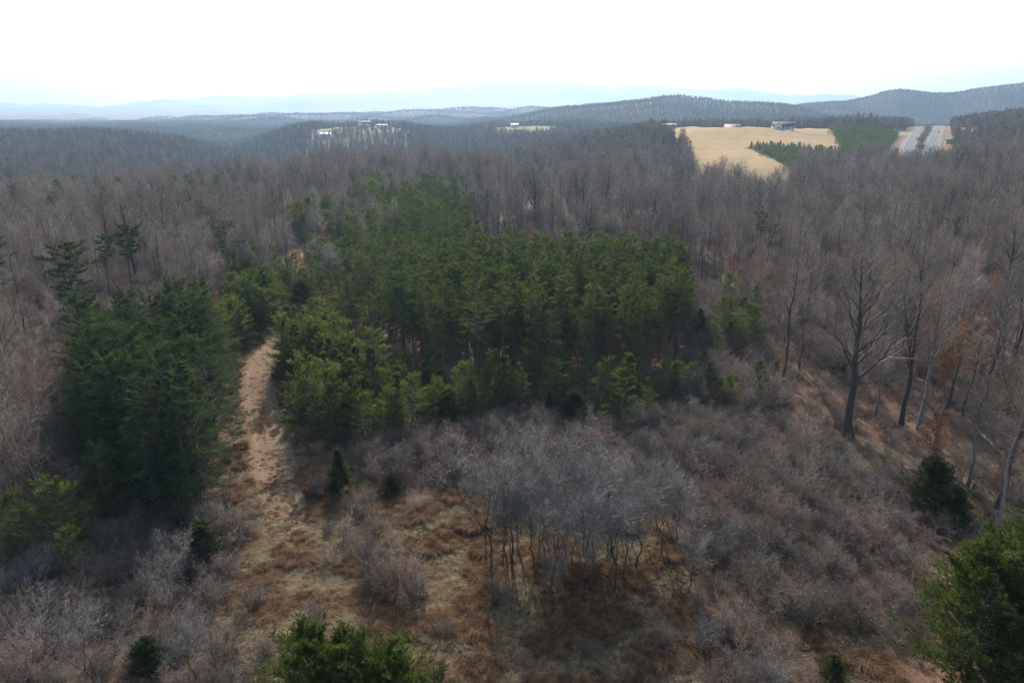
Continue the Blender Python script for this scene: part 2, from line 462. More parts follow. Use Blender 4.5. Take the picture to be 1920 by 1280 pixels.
def kids(g, Pl, c, t0, t1, lf, ang, m, up=0.0, curve=0.0, wob=.06, flat=0.0):
    """c children on every polyline: returns polylines of m points and each child's parameter along its parent"""
    Nn, n, _ = Pl.shape
    t = t0 + (t1 - t0) * (np.arange(c)[None] + g.uniform(0, 1, (Nn, c))) / c
    f = t * (n - 1); i = np.minimum(f.astype(int), n - 2); a = (f - i)[..., None]
    r = np.arange(Nn)[:, None]
    p0 = Pl[r, i] * (1 - a) + Pl[r, i + 1] * a
    T = unit(Pl[r, i + 1] - Pl[r, i])
    U, V = frames(T)
    ph = (np.arange(c)[None] * 2.4 + g.uniform(0, 6.28, (Nn, 1)) + g.uniform(-.5, .5, (Nn, c)))[..., None]
    side = np.cos(ph) * U + np.sin(ph) * V
    side[..., 2] *= (1 - flat); side = unit(side)
    an = (ang[0] + (ang[1] - ang[0]) * g.uniform(0, 1, (Nn, c)))[..., None]
    D = np.cos(an) * T + np.sin(an) * side
    D[..., 2] += up; D = unit(D)
    Lp = np.linalg.norm(np.diff(Pl, axis=1), axis=2).sum(1)
    L = (lf(t, Lp[:, None]) * g.uniform(.7, 1.2, (Nn, c)))
    q = np.linspace(0, 1, m)
    out = p0[:, :, None] + D[:, :, None] * (L[..., None, None] * q[:, None])
    out[..., 2] += curve * L[..., None] * q ** 2
    w = g.normal(0, 1, (Nn, c, m, 3)) * (wob * L)[..., None, None] * q[:, None]
    out += w
    return out.reshape(-1, m, 3), t.ravel()
def taper(n, r0, r1, m):
    return np.asarray(r0)[:, None] * (1 - np.linspace(0, 1, m)) + np.asarray(r1) * np.linspace(0, 1, m)

def trunk_line(g, h, n, wander, lean=0.0):
    z = np.linspace(0, 1, n); w = np.cumsum(g.normal(0, wander, (n, 2)), 0); w[0] = 0
    a = g.uniform(0, 6.28)
    p = np.zeros((1, n, 3)); p[0, :, 0] = w[:, 0] + lean * h * z * math.cos(a); p[0, :, 1] = w[:, 1] + lean * h * z * math.sin(a); p[0, :, 2] = h * z - .25 * (z == 0)
    return p

def bare_tree(name, seed, h, r, cb, nl, Ll, ang, c2, c3, c4_, twr, bark, twig, lean=0.0, up=.25, leaves=0, fork=False, wander=.12, dome=False, leafmat='rust', leafsize=.13, snag=False):
    g = np.random.default_rng(seed)
    tl = trunk_line(g, h, 12, wander, lean)
    tr = Acc(); z = np.linspace(0, 1, 12)
    rad = r * (1 - z) ** .75 + .02
    rad[0] *= 1.35
    tr.add(*tubes(tl, rad[None], 8))
    stems = tl
    if fork:
        fk, _ = kids(g, tl, 2, .32, .55, lambda t, L: L * .55, (.35, .55), 12, .5, .25, .015)
        tr.add(*tubes(fk, taper(len(fk), np.full(len(fk), r * .55), .02, 12), 7))
        stems = np.concatenate([tl, fk])
    cr = Acc()
    nl_ = max(2, nl // len(stems))
    lf = (lambda t, L: Ll * (1.08 - .7 * np.clip((t - cb) / (1 - cb), 0, 1))) if not dome else (lambda t, L: Ll * (.75 + .3 * np.sin(t * 3)))
    L1, t1 = kids(g, stems, nl_, cb, .985, lf, ang, 6, up, .18, .035)
    ln1 = np.linalg.norm(L1[:, -1] - L1[:, 0], axis=1)
    r1 = np.minimum(r * .5 * (1.1 - t1), .018 * ln1 + .01) + twr
    cr.add(*tubes(L1, taper(0, r1, twr * 1.2, 6), 5), 0)
    if c2:
        L2, t2 = kids(g, L1, c2, .18, .98, lambda t, L: L * .52 * (1.15 - .65 * t), (.5, .95), 4, .12, .12, .05)
        r2 = np.repeat(r1, c2) * .4 * (1.1 - t2 * .6) + twr * .6
        cr.add(*tubes(L2, taper(0, r2, twr, 4), 3), 1)
        L3, t3 = kids(g, L2, c3, .15, 1.0, lambda t, L: np.maximum(L * .5 * (1.2 - .6 * t), .22), (.45, .95), 3, .08, .08, .07)
        cr.add(*tubes(L3, taper(0, np.full(len(L3), twr * 1.2), twr * .6, 3), 3), 1)
        if c4_:
            L4, _ = kids(g, L3, c4_, .1, 1.0, lambda t, L: np.maximum(L * .6, .18), (.4, .9), 2, .06, 0, .1)
            cr.add(*spikes(L4[:, 0], L4[:, 1], twr * .9), 1)
        if leaves:
            src = L3[g.integers(0, len(L3), leaves)]
            p = src[:, 1] + (src[:, 2] - src[:, 1]) * g.uniform(-.8, 1, (leaves, 1))
            cr.add(*leaf_quads(g, p, leafsize), 2)
    mats = [bark, twig] + ([leafmat] if leaves else [])
    return tr.mesh(name + '_trunk', [bark], True), cr.mesh(name + '_crown', mats)
def leaf_quads(g, p, s):
    n = len(p)
    a = unit(g.normal(0, 1, (n, 3)) + [0, 0, -.4]); b = unit(np.cross(a, g.normal(0, 1, (n, 3))))
    s_ = (s * g.uniform(.6, 1.2, n))[:, None]
    v = np.stack([p, p + a * s_ * .5 + b * s_ * .35, p + a * s_, p + a * s_ * .5 - b * s_ * .35], 1).reshape(-1, 3)
    o = (np.arange(n) * 4)[:, None]
    return v, np.concatenate([o + [0, 1, 2], o + [0, 2, 3]], 0)
def shrub(name, seed, h, stems, spread, c2, c3, c4_, twr, bark, twig, leaves=0, leafmat='rust', leafsize=.09, split=False):
    g = np.random.default_rng(seed)
    a = g.uniform(0, 6.28, stems); e = g.uniform(.1, spread, stems); L = h * g.uniform(.7, 1.1, stems)
    q = np.linspace(0, 1, 6)
    D = np.stack([np.sin(e) * np.cos(a), np.sin(e) * np.sin(a), np.cos(e)], -1)
    b = np.stack([np.cos(a) * .12, np.sin(a) * .12, np.full(stems, -.1)], -1)
    S = b[:, None] + D[:, None] * (L[:, None] * q)[..., None]
    S[..., 2] -= (.18 * h * np.sin(e)[:, None] * q ** 2.5)
    S += g.normal(0, .03, S.shape) * h * q[:, None]
    A = Acc(); B = Acc()
    A.add(*tubes(S, taper(0, g.uniform(.012, .03, stems) * h / 2.2, twr, 6), 5), 0)
    L2, _ = kids(g, S, c2, .22, 1.0, lambda t, L_: L_ * .42 * (1.1 - .5 * t), (.35, .9), 4, .12, -.08, .06)
    B.add(*tubes(L2, taper(0, np.full(len(L2), twr * 1.8), twr, 4), 3), 1)
    L3, _ = kids(g, L2, c3, .15, 1, lambda t, L_: np.maximum(L_ * .5, .15), (.4, .95), 3, .05, -.06, .08)
    B.add(*tubes(L3, taper(0, np.full(len(L3), twr), twr * .6, 3), 3), 1)
    if c4_:
        L4, _ = kids(g, L3, c4_, .1, 1, lambda t, L_: np.maximum(L_ * .6, .12), (.4, .9), 2, .03, 0, .1)
        B.add(*spikes(L4[:, 0], L4[:, 1], twr * .8), 1)
    if leaves:
        src = L3[g.integers(0, len(L3), leaves)]
        B.add(*leaf_quads(g, src[:, 1] + (src[:, 2] - src[:, 1]) * g.uniform(-.8, 1, (leaves, 1)), leafsize), 2)
    ms = [bark, twig] + ([leafmat] if leaves else [])
    return A.mesh(name + '_stem', ms, True), B.mesh(name + '_crown', ms)

def pine(name, seed, h, r, cb, nb, Lmax, prof, nbl, nn, nlen, nw, needle, lean=0.0, e0=0.0, e1=.9, dead=0, wander=.06, blen=.34, flat=.75, bark='bark_pine'):
    g = np.random.default_rng(seed)
    tl = trunk_line(g, h, 12, wander, lean); z = np.linspace(0, 1, 12)
    tr = Acc(); tr.add(*tubes(tl, (r * (1 - z) ** .8 + .015)[None], 7))
    t = (np.arange(nb) + g.uniform(0, 1, nb)) / nb
    zt = cb + (1 - cb) * t * .99
    f = zt * 11; i = np.minimum(f.astype(int), 10); a = (f - i)[:, None]
    p0 = tl[0, i] * (1 - a) + tl[0, i + 1] * a
    az = np.arange(nb) * 2.4 + g.normal(0, .5, nb)
    pr = {'cone': (1 - t) ** .75 + .06, 'round': np.sqrt(np.clip(1 - (1.05 * t - .18) ** 2, .02, 1)) * (1 - .3 * t), 'flat': np.where(t > .55, 1.0 - .75 * np.clip((t - .8) / .2, 0, 1), .7), 'dome': np.sqrt(np.clip(1 - (1.02 * t - .1) ** 2, .03, 1)), 'column': np.sqrt(1 - t ** 2 * .97) * .9 + .08}[prof]
    L = Lmax * pr * g.uniform(.65, 1.2, nb)
    el = e0 + (e1 - e0) * t ** 1.3 + g.normal(0, .12, nb)
    D = np.stack([np.cos(el) * np.cos(az), np.cos(el) * np.sin(az), np.sin(el)], -1)
    q = np.linspace(0, 1, 5)
    B = p0[:, None] + D[:, None] * (L[:, None] * q)[..., None]
    B[..., 2] += (L[:, None] * .12 * (q ** 2 - .8 * q))
    B += g.normal(0, .03, B.shape) * L[:, None, None] * q[:, None]
    cr = Acc()
    br = np.minimum(.012 * L + .008, r * .5)
    cr.add(*tubes(B, taper(0, br, .006, 5), 4), 0)
    BL, tb = kids(g, B, nbl, .28, 1.0, lambda tt, LL: np.maximum(LL * blen * (1.25 - .75 * tt), .22), (.4, 1.05), 3, .12, .15, .05, flat)
    cr.add(*spikes(BL[:, 0], BL[:, 2], .009), 0)
    # needle sprays
    Q = len(BL)
    tt = g.uniform(.12, 1.0, (Q, nn))[..., None]
    pp = np.where(tt < .5, BL[:, None, 0] * (1 - tt * 2) + BL[:, None, 1] * tt * 2, BL[:, None, 1] * (2 - tt * 2) + BL[:, None, 2] * (tt * 2 - 1))
    Td = unit(BL[:, 2] - BL[:, 0])[:, None]
    dn = unit(Td * .75 + g.normal(0, .62, (Q, nn, 3)) + [0, 0, .18])
    ln = nlen * g.uniform(.6, 1.25, (Q, nn))[..., None]
    sd = unit(np.cross(dn, g.normal(0, 1, (Q, nn, 3)))) * nw
    v = np.stack([pp - sd, pp + sd, pp + dn * ln], 2).reshape(-1, 3)
    cr.add(v, np.arange(len(v)).reshape(-1, 3), 1)
    if dead:
        zd = g.uniform(.15, cb, dead); fi = zd * 11; ii = fi.astype(int); aa = (fi - ii)[:, None]
        pd = tl[0, ii] * (1 - aa) + tl[0, ii + 1] * aa
        ad = g.uniform(0, 6.28, dead); Ld = g.uniform(.5, 1.6, dead)
        tr.add(*spikes(pd, pd + np.stack([np.cos(ad) * Ld, np.sin(ad) * Ld, g.uniform(-.25, .25, dead)], -1), .014))
    return tr.mesh(name + '_trunk', [bark], True), cr.mesh(name + '_crown', [bark, needle])

# ------------------------------------------------------------------ prototypes (nominal height, look word, part meshes)
PR = {}
def proto(kind, look, h, parts, names=('trunk', 'crown')):
    PR.setdefault(kind, []).append(dict(look=look, h=h, parts=list(zip(names, parts))))
# pines of the dark stand
for k in range(5):
    proto('stand', ['full', 'narrow', 'dense', 'ragged', 'open'][k], 12.5, pine('stand_pine', 100 + k, 12.5, .13, [.42, .5, .34, .5, .45][k], [70, 58, 84, 50, 60][k], [2.5, 2.0, 2.7, 2.6, 2.3][k], 'round', 14, 26, .18, .014, ['needle', 'needle', 'needle_blue', 'needle', 'needle'][k], e0=-.2, e1=.6, dead=16, flat=.85, wander=.1))
for k in range(4):
    proto('young', ['conical', 'bushy', 'loose', 'broad'][k], 7.0, pine('young_pine', 120 + k, 7.0, .10, .04, [80, 90, 62, 84][k], [2.1, 2.6, 2.4, 2.9][k], ['cone', 'round', 'cone', 'round'][k], 14, 24, .17, .0135, ['needle_blue', 'needle_young', 'needle', 'needle_young'][k], e0=-.05, e1=.75, flat=.85, wander=.09))
for k in range(3):
    proto('big', ['layered', 'heavy', 'shaggy'][k], 13.5, pine('big_pine', 140 + k, 13.5, .17, .06, [88, 100, 80][k], [3.9, 4.4, 3.7][k], ['round', 'round', 'cone'][k], 18, 36, .19, .014, 'needle_deep', e0=-.15, e1=.6, flat=.9, wander=.1, bark='bark_dark'))
for k in range(2):
    proto('scrub', ['flat topped', 'gaunt'][k], 16.0, pine('scrub_pine', 160 + k, 16.0, .17, [.52, .68][k], [40, 26][k], [3.6, 2.6][k], 'flat', 16, 85, .26, .022, 'needle_deep', lean=[.04, .1][k], e0=-.1, e1=.5, dead=10, blen=.3, flat=.9, bark='bark_dark'))
for k in range(2):
    proto('close', ['rounded', 'spreading'][k], 10.0, pine('close_pine', 170 + k, 10.0, .16, .22, 150, [3.0, 3.4][k], 'dome', 15, 44, .17, .017, 'needle_bright', e0=.25, e1=1.0, blen=.3, wander=.1))
for k in range(2):
    proto('cedar', ['conical', 'bushy'][k], 5.0, pine('cedar', 180 + k, 5.0, .08, .03, [170, 190][k], [1.5, 2.3][k], ['cone', 'round'][k], 9, 26, .17, .017, 'needle_dark', e0=.3, e1=1.15, flat=.3, bark='bark_dark', wander=.05))
# bare hardwoods
for k in range(6):
    proto('bare', ['slender', 'straight', 'wispy', 'forked', 'leaning', 'thin topped'][k], 15.0, bare_tree('bare_tree', 200 + k, 15.0, [.12, .16, .10, .14, .12, .12][k], [.42, .5, .35, .45, .4, .55][k], [20, 18, 22, 24, 20, 16][k], [3.5, 3.1, 3.0, 3.3, 3.7, 3.2][k], (.6, 1.08), 8, 5, 3, .0068,
          'bark_grey' if k % 2 == 0 else 'bark_dark', ['twig', 'twig_pale', 'twig_red', 'twig', 'twig_red', 'twig_pale'][k], lean=.09 if k == 4 else .015, fork=(k == 3)))
for k in range(3):
    proto('grey', ['silvery', 'pale', 'crooked'][k], 8.6, bare_tree('copse_tree', 230 + k, 8.6, [.085, .10, .08][k], [.48, .52, .44][k], 18, [3.2, 3.5, 3.0][k], (.75, 1.25), 8, 6, 4, .008, 'bark_dark', 'twig_silver', lean=.05, fork=(k == 1), wander=.14, dome=True))
for k in range(3):
    proto('rust', ['rusty leaved', 'copper leaved', 'russet'][k], 8.0, bare_tree('oak_sapling', 250 + k, 8.0, .08, .22, 20, 2.2, (.7, 1.2), 7, 5, 2, .007, 'bark_grey', 'twig', leaves=[1500, 2200, 900][k], leafsize=.16))
proto('oak', 'great dark', 21.0, bare_tree('old_oak', 270, 21.0,   .46, .3, 20, 8.4, (.6, 1.1), 9, 6, 4, .008, 'bark_dark', 'twig_dark', lean=.08, up=.22, wander=.1))
proto('oak', 'tall forked', 19.0, bare_tree('forked_oak', 272, 19.0, .30, .38, 24, 4.6, (.55, 1.0), 9, 6, 4, .008, 'bark_dark', 'twig_dark', lean=.03, up=.3, fork=True, wander=.09))
proto('oak', 'tall crooked', 18.0, bare_tree('crooked_oak', 274, 18.0, .28, .42, 18, 4.6, (.6, 1.1), 9, 6, 4, .008, 'bark_grey', 'twig', lean=.06, up=.3, wander=.13))
proto('snag', 'broken topped', 11.0, bare_tree('snag', 280, 11.0, .26, .4, 9, 2.2, (.7, 1.3), 3, 2, 0, .012, 'bark_dark', 'twig_dark', wander=.1))
# shrubs
for k in range(3):
    proto('shrub', ['brown', 'dense brown', 'arching brown'][k], 2.8, shrub('brown_shrub', 300 + k, 2.8, [15, 20, 13][k], [.8, .95, 1.05][k], 8, 6, 4, .006, 'bark_dark', 'twig' if k != 1 else 'twig_red'), ('stem', 'crown'))
for k in range(2):
    proto('shrub', ['silver grey', 'pale grey'][k], 3.2, shrub('grey_shrub', 310 + k, 3.2, 15, .85, 8, 6, 4, .0065, 'bark_grey', 'twig_silver'), ('stem', 'crown'))
proto('shrub', 'dusky', 3.0, shrub('dusky_shrub', 315, 3.0, 22, .9, 8, 6, 4, .006, 'bark_dark', 'twig_dark'), ('stem', 'crown'))
for k in range(2):
    proto('brush', 'low', 1.3, shrub('low_brush', 320 + k, 1.3, 16, 1.2, 6, 5, 3, .006, 'twig', ['twig', 'twig_red'][k]), ('stem', 'crown'))
proto('brush', 'green', 1.2, shrub('green_brush', 324, 1.2, 14, 1.2, 6, 4, 2, .006, 'twig', 'twig', 500, 'ever', .09), ('stem', 'crown'))
# far level of detail
for k in range(4):
    proto('farbare', 'far', 15.0, bare_tree('far_bare', 340 + k, 15.0, .14, [.2, .26, .14, .18][k], 22, [3.6, 3.2, 4.4, 4.0][k], (.65, 1.15), 8, 6, 0, [.016, .016, .027, .027][k], 'bark_dark', 'twig' if k < 2 else 'twig_far'))
proto('farpine', 'far', 13.0, pine('far_pine', 350, 13.0, .16, .3, 46, 2.6, 'round', 6, 9, .5, .05, 'needle', e0=0, e1=.8))
proto('farpine', 'far', 13.0, pine('far_pine', 351, 13.0, .16, .15, 50, 2.8, 'cone', 6, 9, .5, .05, 'needle_blue', e0=0, e1=.8))
proto('planted', 'planted', 3.6, pine('planted_pine', 355, 3.6, .07, .04, 44, 1.35, 'cone', 6, 9, .3, .03, 'needle_planted', e0=.15, e1=.9))

# grass tufts
def tuft(name, seed, blades, h, rad, mat_, droop):
    g = np.random.default_rng(seed)
    a = g.uniform(0, 6.28, blades); r0 = rad * np.sqrt(g.uniform(0, 1, blades)); wind = np.array([.35, -.2])
    b = np.stack([r0 * np.cos(a), r0 * np.sin(a), np.full(blades, -.04)], -1)
    L = h * g.uniform(.6, 1.25, blades); az = a + g.normal(0, 1.25, blades)
    dx = np.stack([np.cos(az) + wind[0], np.sin(az) + wind[1]], -1) * g.uniform(.35, 1.0, blades)[:, None] * droop
    q = np.array([0, .35, .7, 1.0])
    S = np.zeros((blades, 4, 3))
    S[..., :2] = b[:, None, :2] + dx[:, None] * (L[:, None] * q ** 1.6)[..., None]
    S[..., 2] = b[:, None, 2] + L[:, None] * (q * .85 - .62 * droop * q ** 2.4)
    w = np.array([.014, .016, .013, .004])
    sd = np.stack([-np.sin(az), np.cos(az), np.zeros(blades)], -1)
    v = np.stack([S - sd[:, None] * w[:, None], S + sd[:, None] * w[:, None]], 2).reshape(-1, 3)
    o = (np.arange(blades) * 8)[:, None, None] + (np.arange(3) * 2)[None, :, None]
    f = (o + np.array([0, 1, 3, 2])).reshape(-1, 4)
    A = Acc(); A.add(v, f)
    return A.mesh(name, [mat_])
TUFTS = [tuft('straw_tuft', 1, 260, .8, .42, 'straw', 1.0), tuft('straw_tuft', 2, 240, .65, .5, 'straw', 1.1), tuft('rust_tuft', 3, 420, 1.25, .42, 'rustgrass', .85), tuft('rust_tuft', 4, 380, 1.05, .5, 'rustgrass', 1.0), tuft('short_tuft', 5, 130, .38, .4, 'straw', 1.0), tuft('short_rust_tuft', 6, 130, .4, .4, 'rustgrass', 1.0)]

# ------------------------------------------------------------------ ground sheet
def build_ground():
    az = np.r_[np.arange(-180, -48, 6), np.arange(-48, 48.01, .27), np.arange(54, 180, 6)]
    az = np.unique(np.round(az, 4)); na = len(az)
    rr = [4.0]
    while rr[-1] < 11300:
        rr.append(rr[-1] * 1.017)
    rr = np.array(rr); nr = len(rr)
    A, Rg = np.meshgrid(np.radians(az), rr, indexing='ij')
    X = Rg * np.sin(A); Y = Rg * np.cos(A)
    Z = height(X.ravel(), Y.ravel()).reshape(X.shape)
    V = np.stack([X, Y, Z], -1).reshape(-1, 3)
    i, j = np.meshgrid(np.arange(na), np.arange(nr - 1), indexing='ij')
    i2 = (i + 1) % na
    F = np.stack([i * nr + j, i2 * nr + j, i2 * nr + j + 1, i * nr + j + 1], -1).reshape(-1, 4)
    F = F[:, ::-1]
    C = V[F].mean(1)
    cx, cy_ = C[:, 0], C[:, 1]
    jx = cx + .5 * wsum(_waves(5, 1.5, 5), cx, cy_); jy = cy_
    owner = np.zeros(len(F), int)
    # track faces
    m = (cy_ > 5) & (cy_ < 420) & (np.abs(cx) < 150)
    idx = np.where(m)[0]
    dist, _ = near_line(jx[idx], jy[idx], TRACK)
    half = np.interp(cy_[idx], [30, 45, 57, 100, 130, 250], [0, 0, 2.3, 2.8, 2.6, 2.2])
    owner[idx[dist < half]] = 1
    for k, (_, pg) in enumerate(FIELDS):
        mm = (np.abs(cx - pg[:, 0].mean()) < np.ptp(pg[:, 0])) & (np.abs(cy_ - pg[:, 1].mean()) < np.ptp(pg[:, 1]))
        ii = np.where(mm & (owner == 0))[0]
        sc = max(1.5, pg[:, 1].mean() * .006)
        owner[ii[inside(cx[ii] + sc * np.sin(cy_[ii] * .13), cy_[ii] + sc * np.sin(cx[ii] * .11), pg)]] = 2 + k
    def emit(name, sel, mt, attrs=()):
        f = F[sel]; used, inv = np.unique(f, return_inverse=True)
        a = Acc(); v = V[used]
        f2 = inv.reshape(f.shape)
        a.add(v, f2)
        if name == 'ground':
            c0 = len(v); inner = np.where(np.isin(used, np.arange(na) * nr))[0]
            a.add(np.array([[0, 0, hz(0, .1)]]), np.zeros((0, 4), int))
            a.f[-1] = (np.stack([np.full(na, c0), inner, np.roll(inner, -1)], -1)[:, ::-1], 0)
        me = a.mesh(name, [mt], True)
        o = bpy.data.objects.new(name, me); COL.objects.link(o); o['kind'] = 'structure'
        allv = np.concatenate(a.v).astype(float)
        for an, fn in attrs:
            at = me.attributes.new(an, 'FLOAT', 'POINT'); at.data.foreach_set('value', fn(allv[:, 0], allv[:, 1]).astype(np.float32))
        return o
    def grassy(x, y):
        jx_ = x + 1.6 * np.sin(y * .5 + x * .3); jy_ = y + 1.6 * np.sin(x * .45)
        g = np.zeros(len(x))
        for pg in (CLEARING, GRASS2, GRASS3):
            g = np.maximum(g, inside(jx_, jy_, pg))
        d, _ = near_line(x, y, TRACK)
        return np.maximum(g, np.clip((5.5 - d) / 3, 0, 1))
    def across(x, y):
        out = np.full(len(x), .5)
        T = np.gradient(TRACK[:, :2], axis=0)
        for n in range(0, len(x), 4000):
            dx = x[n:n + 4000, None] - TRACK[None, :, 0]; dy = y[n:n + 4000, None] - TRACK[None, :, 1]
            k = (dx ** 2 + dy ** 2).argmin(1); r = np.arange(len(k)); t = T[k]; t = t / np.linalg.norm(t, axis=1, keepdims=True)
            out[n:n + 4000] = np.clip(.5 + (dx[r, k] * t[:, 1] - dy[r, k] * t[:, 0]) / 5.0, 0, 1)
        return out
    emit('ground', owner == 0, 'ground', [('grassy', grassy)])
    emit('path', owner == 1, 'track', [('across', across), ('clay', lambda x, y: np.interp(y, [105, 150], [0, .9]))])
    for k, (nm, _) in enumerate(FIELDS):
        if (owner == 2 + k).any():
            emit(nm, owner == 2 + k, 'hay' if k == 0 else 'hay_far')
build_ground()

# roads: asphalt, verge and painted lines
def strip(name, ln, o0, o1, dz, mt, kind='structure', dash=None, parent=None):
    t = np.gradient(ln[:, :2], axis=0); t /= np.linalg.norm(t, axis=1, keepdims=True); nrm = np.stack([t[:, 1], -t[:, 0]], 1)
    a = np.c_[ln[:, :2] + nrm * o0, ln[:, 2] + dz]; b = np.c_[ln[:, :2] + nrm * o1, ln[:, 2] + dz]
    v = np.stack([a, b], 1).reshape(-1, 3); k = np.arange(len(ln) - 1) * 2
    f = np.stack([k, k + 1, k + 3, k + 2], 1)
    if dash: f = f[::dash]
    A = Acc(); A.add(v, f); o = bpy.data.objects.new(name, A.mesh(name, [mt])); COL.objects.link(o)
    if parent is None: o['kind'] = kind
    else: o.parent = parent
    return o
for ln in ROADW:
    fine = smooth_line(ln, 400)
    strip('verge', fine, -6.0, 6.0, -.25, 'verge')
    rd = strip('road', fine, -4.4, 4.4, 0, 'asphalt')
    strip('edge_line', fine, -3.75, -3.6, .03, 'paint', parent=rd); strip('edge_line', fine, 3.6, 3.75, .03, 'paint', parent=rd)
    strip('lane_line', fine, -.1, .12, .03, 'paint', dash=4, parent=rd)

# ------------------------------------------------------------------ vegetation placement
CAND = []        # dicts: kind, variant, x, y, s, zone
def add(kind, x, y, s=1.0, zone='', v=None, hero=None, rot=None):
    n = len(PR[kind])
    CAND.append(dict(kind=kind, v=int(rng.integers(n)) if v is None else v, x=float(x), y=float(y), s=float(s), zone=zone, hero=hero, rot=rng.uniform(0, 6.28) if rot is None else rot))
def at(kind, px, py, s=1.0, zone='', v=None, hero=None, rot=None):
    p = P(px, py); add(kind, p[0], p[1], s, zone, v, hero, rot)
def scatter(pg, spacing, avoid=(), jitter=.48, gap=3.4):
    x0, y0 = pg.min(0); x1, y1 = pg.max(0)
    gx, gy = np.meshgrid(np.arange(x0, x1, spacing), np.arange(y0, y1, spacing))
    gx = gx + (np.arange(gx.shape[0]) % 2)[:, None] * spacing / 2
    x = gx.ravel() + rng.uniform(-jitter, jitter, gx.size) * spacing; y = gy.ravel() + rng.uniform(-jitter, jitter, gx.size) * spacing
    m = inside(x, y, pg)
    for a in avoid: m &= ~inside(x, y, a)
    d, _ = near_line(x, y, TRACK)
    m &= d > gap
    return np.stack([x[m], y[m]], 1)

PG = dict(
    stand=poly([(770, 702), (900, 712), (1050, 712), (1200, 708), (1272, 692), (1285, 640), (1280, 580), (1245, 548), (1100, 548), (960, 545), (820, 552), (735, 590), (740, 650)]),
    standl=poly([(650, 650), (740, 680), (735, 590), (820, 552), (800, 500), (700, 520), (640, 570)]),
    left=poly([(466, 900), (400, 945), (310, 965), (200, 930), (150, 840), (160, 740), (240, 690), (350, 680), (420, 700), (455, 790)]),
    row=poly([(415, 690), (450, 665), (545, 598), (535, 570), (450, 590), (405, 640)]),
    nearrow=poly([(545, 800), (640, 850), (760, 820), (900, 800), (905, 770), (780, 745), (690, 730), (620, 660), (545, 655), (515, 720)]),
    second=poly([(545, 450), (640, 478), (760, 485), (895, 475), (900, 430), (870, 395), (800, 370), (690, 364), (650, 385), (650, 412), (590, 420)]),
    third=poly([(915, 345), (1085, 345), (1090, 332), (915, 332)]),
    lowgreen=poly([(430, 560), (560, 560), (640, 590), (720, 560), (700, 500), (560, 470), (440, 500)]),
    thicket_r=poly([(1280, 820), (1400, 790), (1560, 830), (1700, 900), (1780, 960), (1740, 1080), (1700, 1180), (1560, 1180), (1440, 1180), (1380, 1100), (1310, 1050), (1290, 950)]),
    thicket_m=poly([(670, 900), (700, 840), (900, 800), (1080, 790), (1300, 780), (1400, 790), (1280, 850), (1290, 950), (1180, 930), (950, 930), (850, 900), (740, 910)]),
    thicket_l=poly([(0, 1330), (0, 1000), (130, 1010), (300, 990), (430, 960), (460, 1030), (430, 1110), (380, 1190), (440, 1330)]),
    thicket_b=poly([(1300, 1130), (1420, 1180), (1480, 1330), (1300, 1330)]),
    mid=poly([(640, 640), (735, 575), (830, 548), (905, 478), (760, 488), (650, 490), (612, 560)]),
    front=poly([(700, 765), (700, 715), (900, 722), (1100, 722), (1290, 712), (1300, 760), (1100, 770), (900, 775)]),
    endgap=poly([(1275, 740), (1285, 640), (1300, 560), (1400, 560), (1460, 650), (1455, 790), (1340, 775)]),
    litter=poly([(1630, 765), (1760, 770), (1900, 770), (2000, 930), (1840, 950), (1780, 900), (1690, 850)]),
    copse=poly([(870, 1020), (960, 975), (1100, 965), (1220, 985), (1270, 1020), (1240, 1070), (1150, 1120), (1060, 1140), (960, 1090)]),
)
EVER = [PG[k] for k in ('stand', 'standl', 'left', 'row', 'nearrow', 'second', 'third')]
OPEN = [CLEARING, GRASS2]
# pines
for p in scatter(PG['stand'], 2.9): add('stand', p[0] + rng.normal(0, .8), p[1] + rng.normal(0, .8), rng.uniform(.76, 1.12), 'stand')
for p in scatter(PG['standl'], 4.4): add('stand', *p, rng.uniform(.6, .85), 'standl')
for p in scatter(PG['left'], 3.1, gap=4.8): add('big', *p, rng.uniform(.66, 1.08), 'left', int(rng.choice([0, 1, 2], p=[.25, .5, .25])))
for p in scatter(PG['row'], 2.8, gap=4.4): add('young', *p, rng.uniform(.9, 1.25), 'row')
for p in scatter(PG['nearrow'], 2.9, gap=4.4): add('young', *p, rng.uniform(.9, 1.3) if p[0] < -17 else rng.uniform(.6, 1.0), 'nearrow')
w2 = scatter(PG['second'], 3.9)
for p, n_ in zip(w2, wsum(_waves(6, 14, 45), w2[:, 0], w2[:, 1])):
    if n_ > .22: add('bare', *p, rng.uniform(.6, .95), 'second')
    elif p[0] < -32 or n_ < -.15: add('young', *p, rng.uniform(.8, 1.5), 'second', int(rng.choice([1, 3, 2])))
    else: add('stand', *p, rng.uniform(.7, 1.12), 'second')
for p in scatter(PG['third'], 7): add('stand', *p, rng.uniform(.7, .9), 'third')
for p in scatter(PG['lowgreen'], 4.6): add('young', *p, rng.uniform(.6, 1.3), 'lowgreen', int(rng.choice([1, 2, 3, 3])))
for p in scatter(PG['mid'], 4.3): add(['young', 'stand'][int(rng.random() < .4)], *p, rng.uniform(.75, 1.05) if rng.random() < .5 else rng.uniform(.6, 1.3) * .8, 'mid')
for p in scatter(PG['front'], 3.3): add('young', *p, rng.uniform(.45, .95), 'front', int(rng.choice([0, 1, 2, 3])))
for p in scatter(PG['endgap'], 3.0):
    if rng.random() < .13: add('young', *p, rng.uniform(.45, .85), 'endgap', int(rng.choice([0, 2])))
    else: add('shrub', *p, rng.uniform(.8, 1.5), 'endgap', int(rng.choice([0, 1, 2, 5])))
at('young', 1162, 800, 1.32, 'front', 0, 'conical bluish green pine standing before the dark pine stand')
at('young', 1215, 790, .8, 'front', 2, 'short loose pine beside the conical bluish pine')
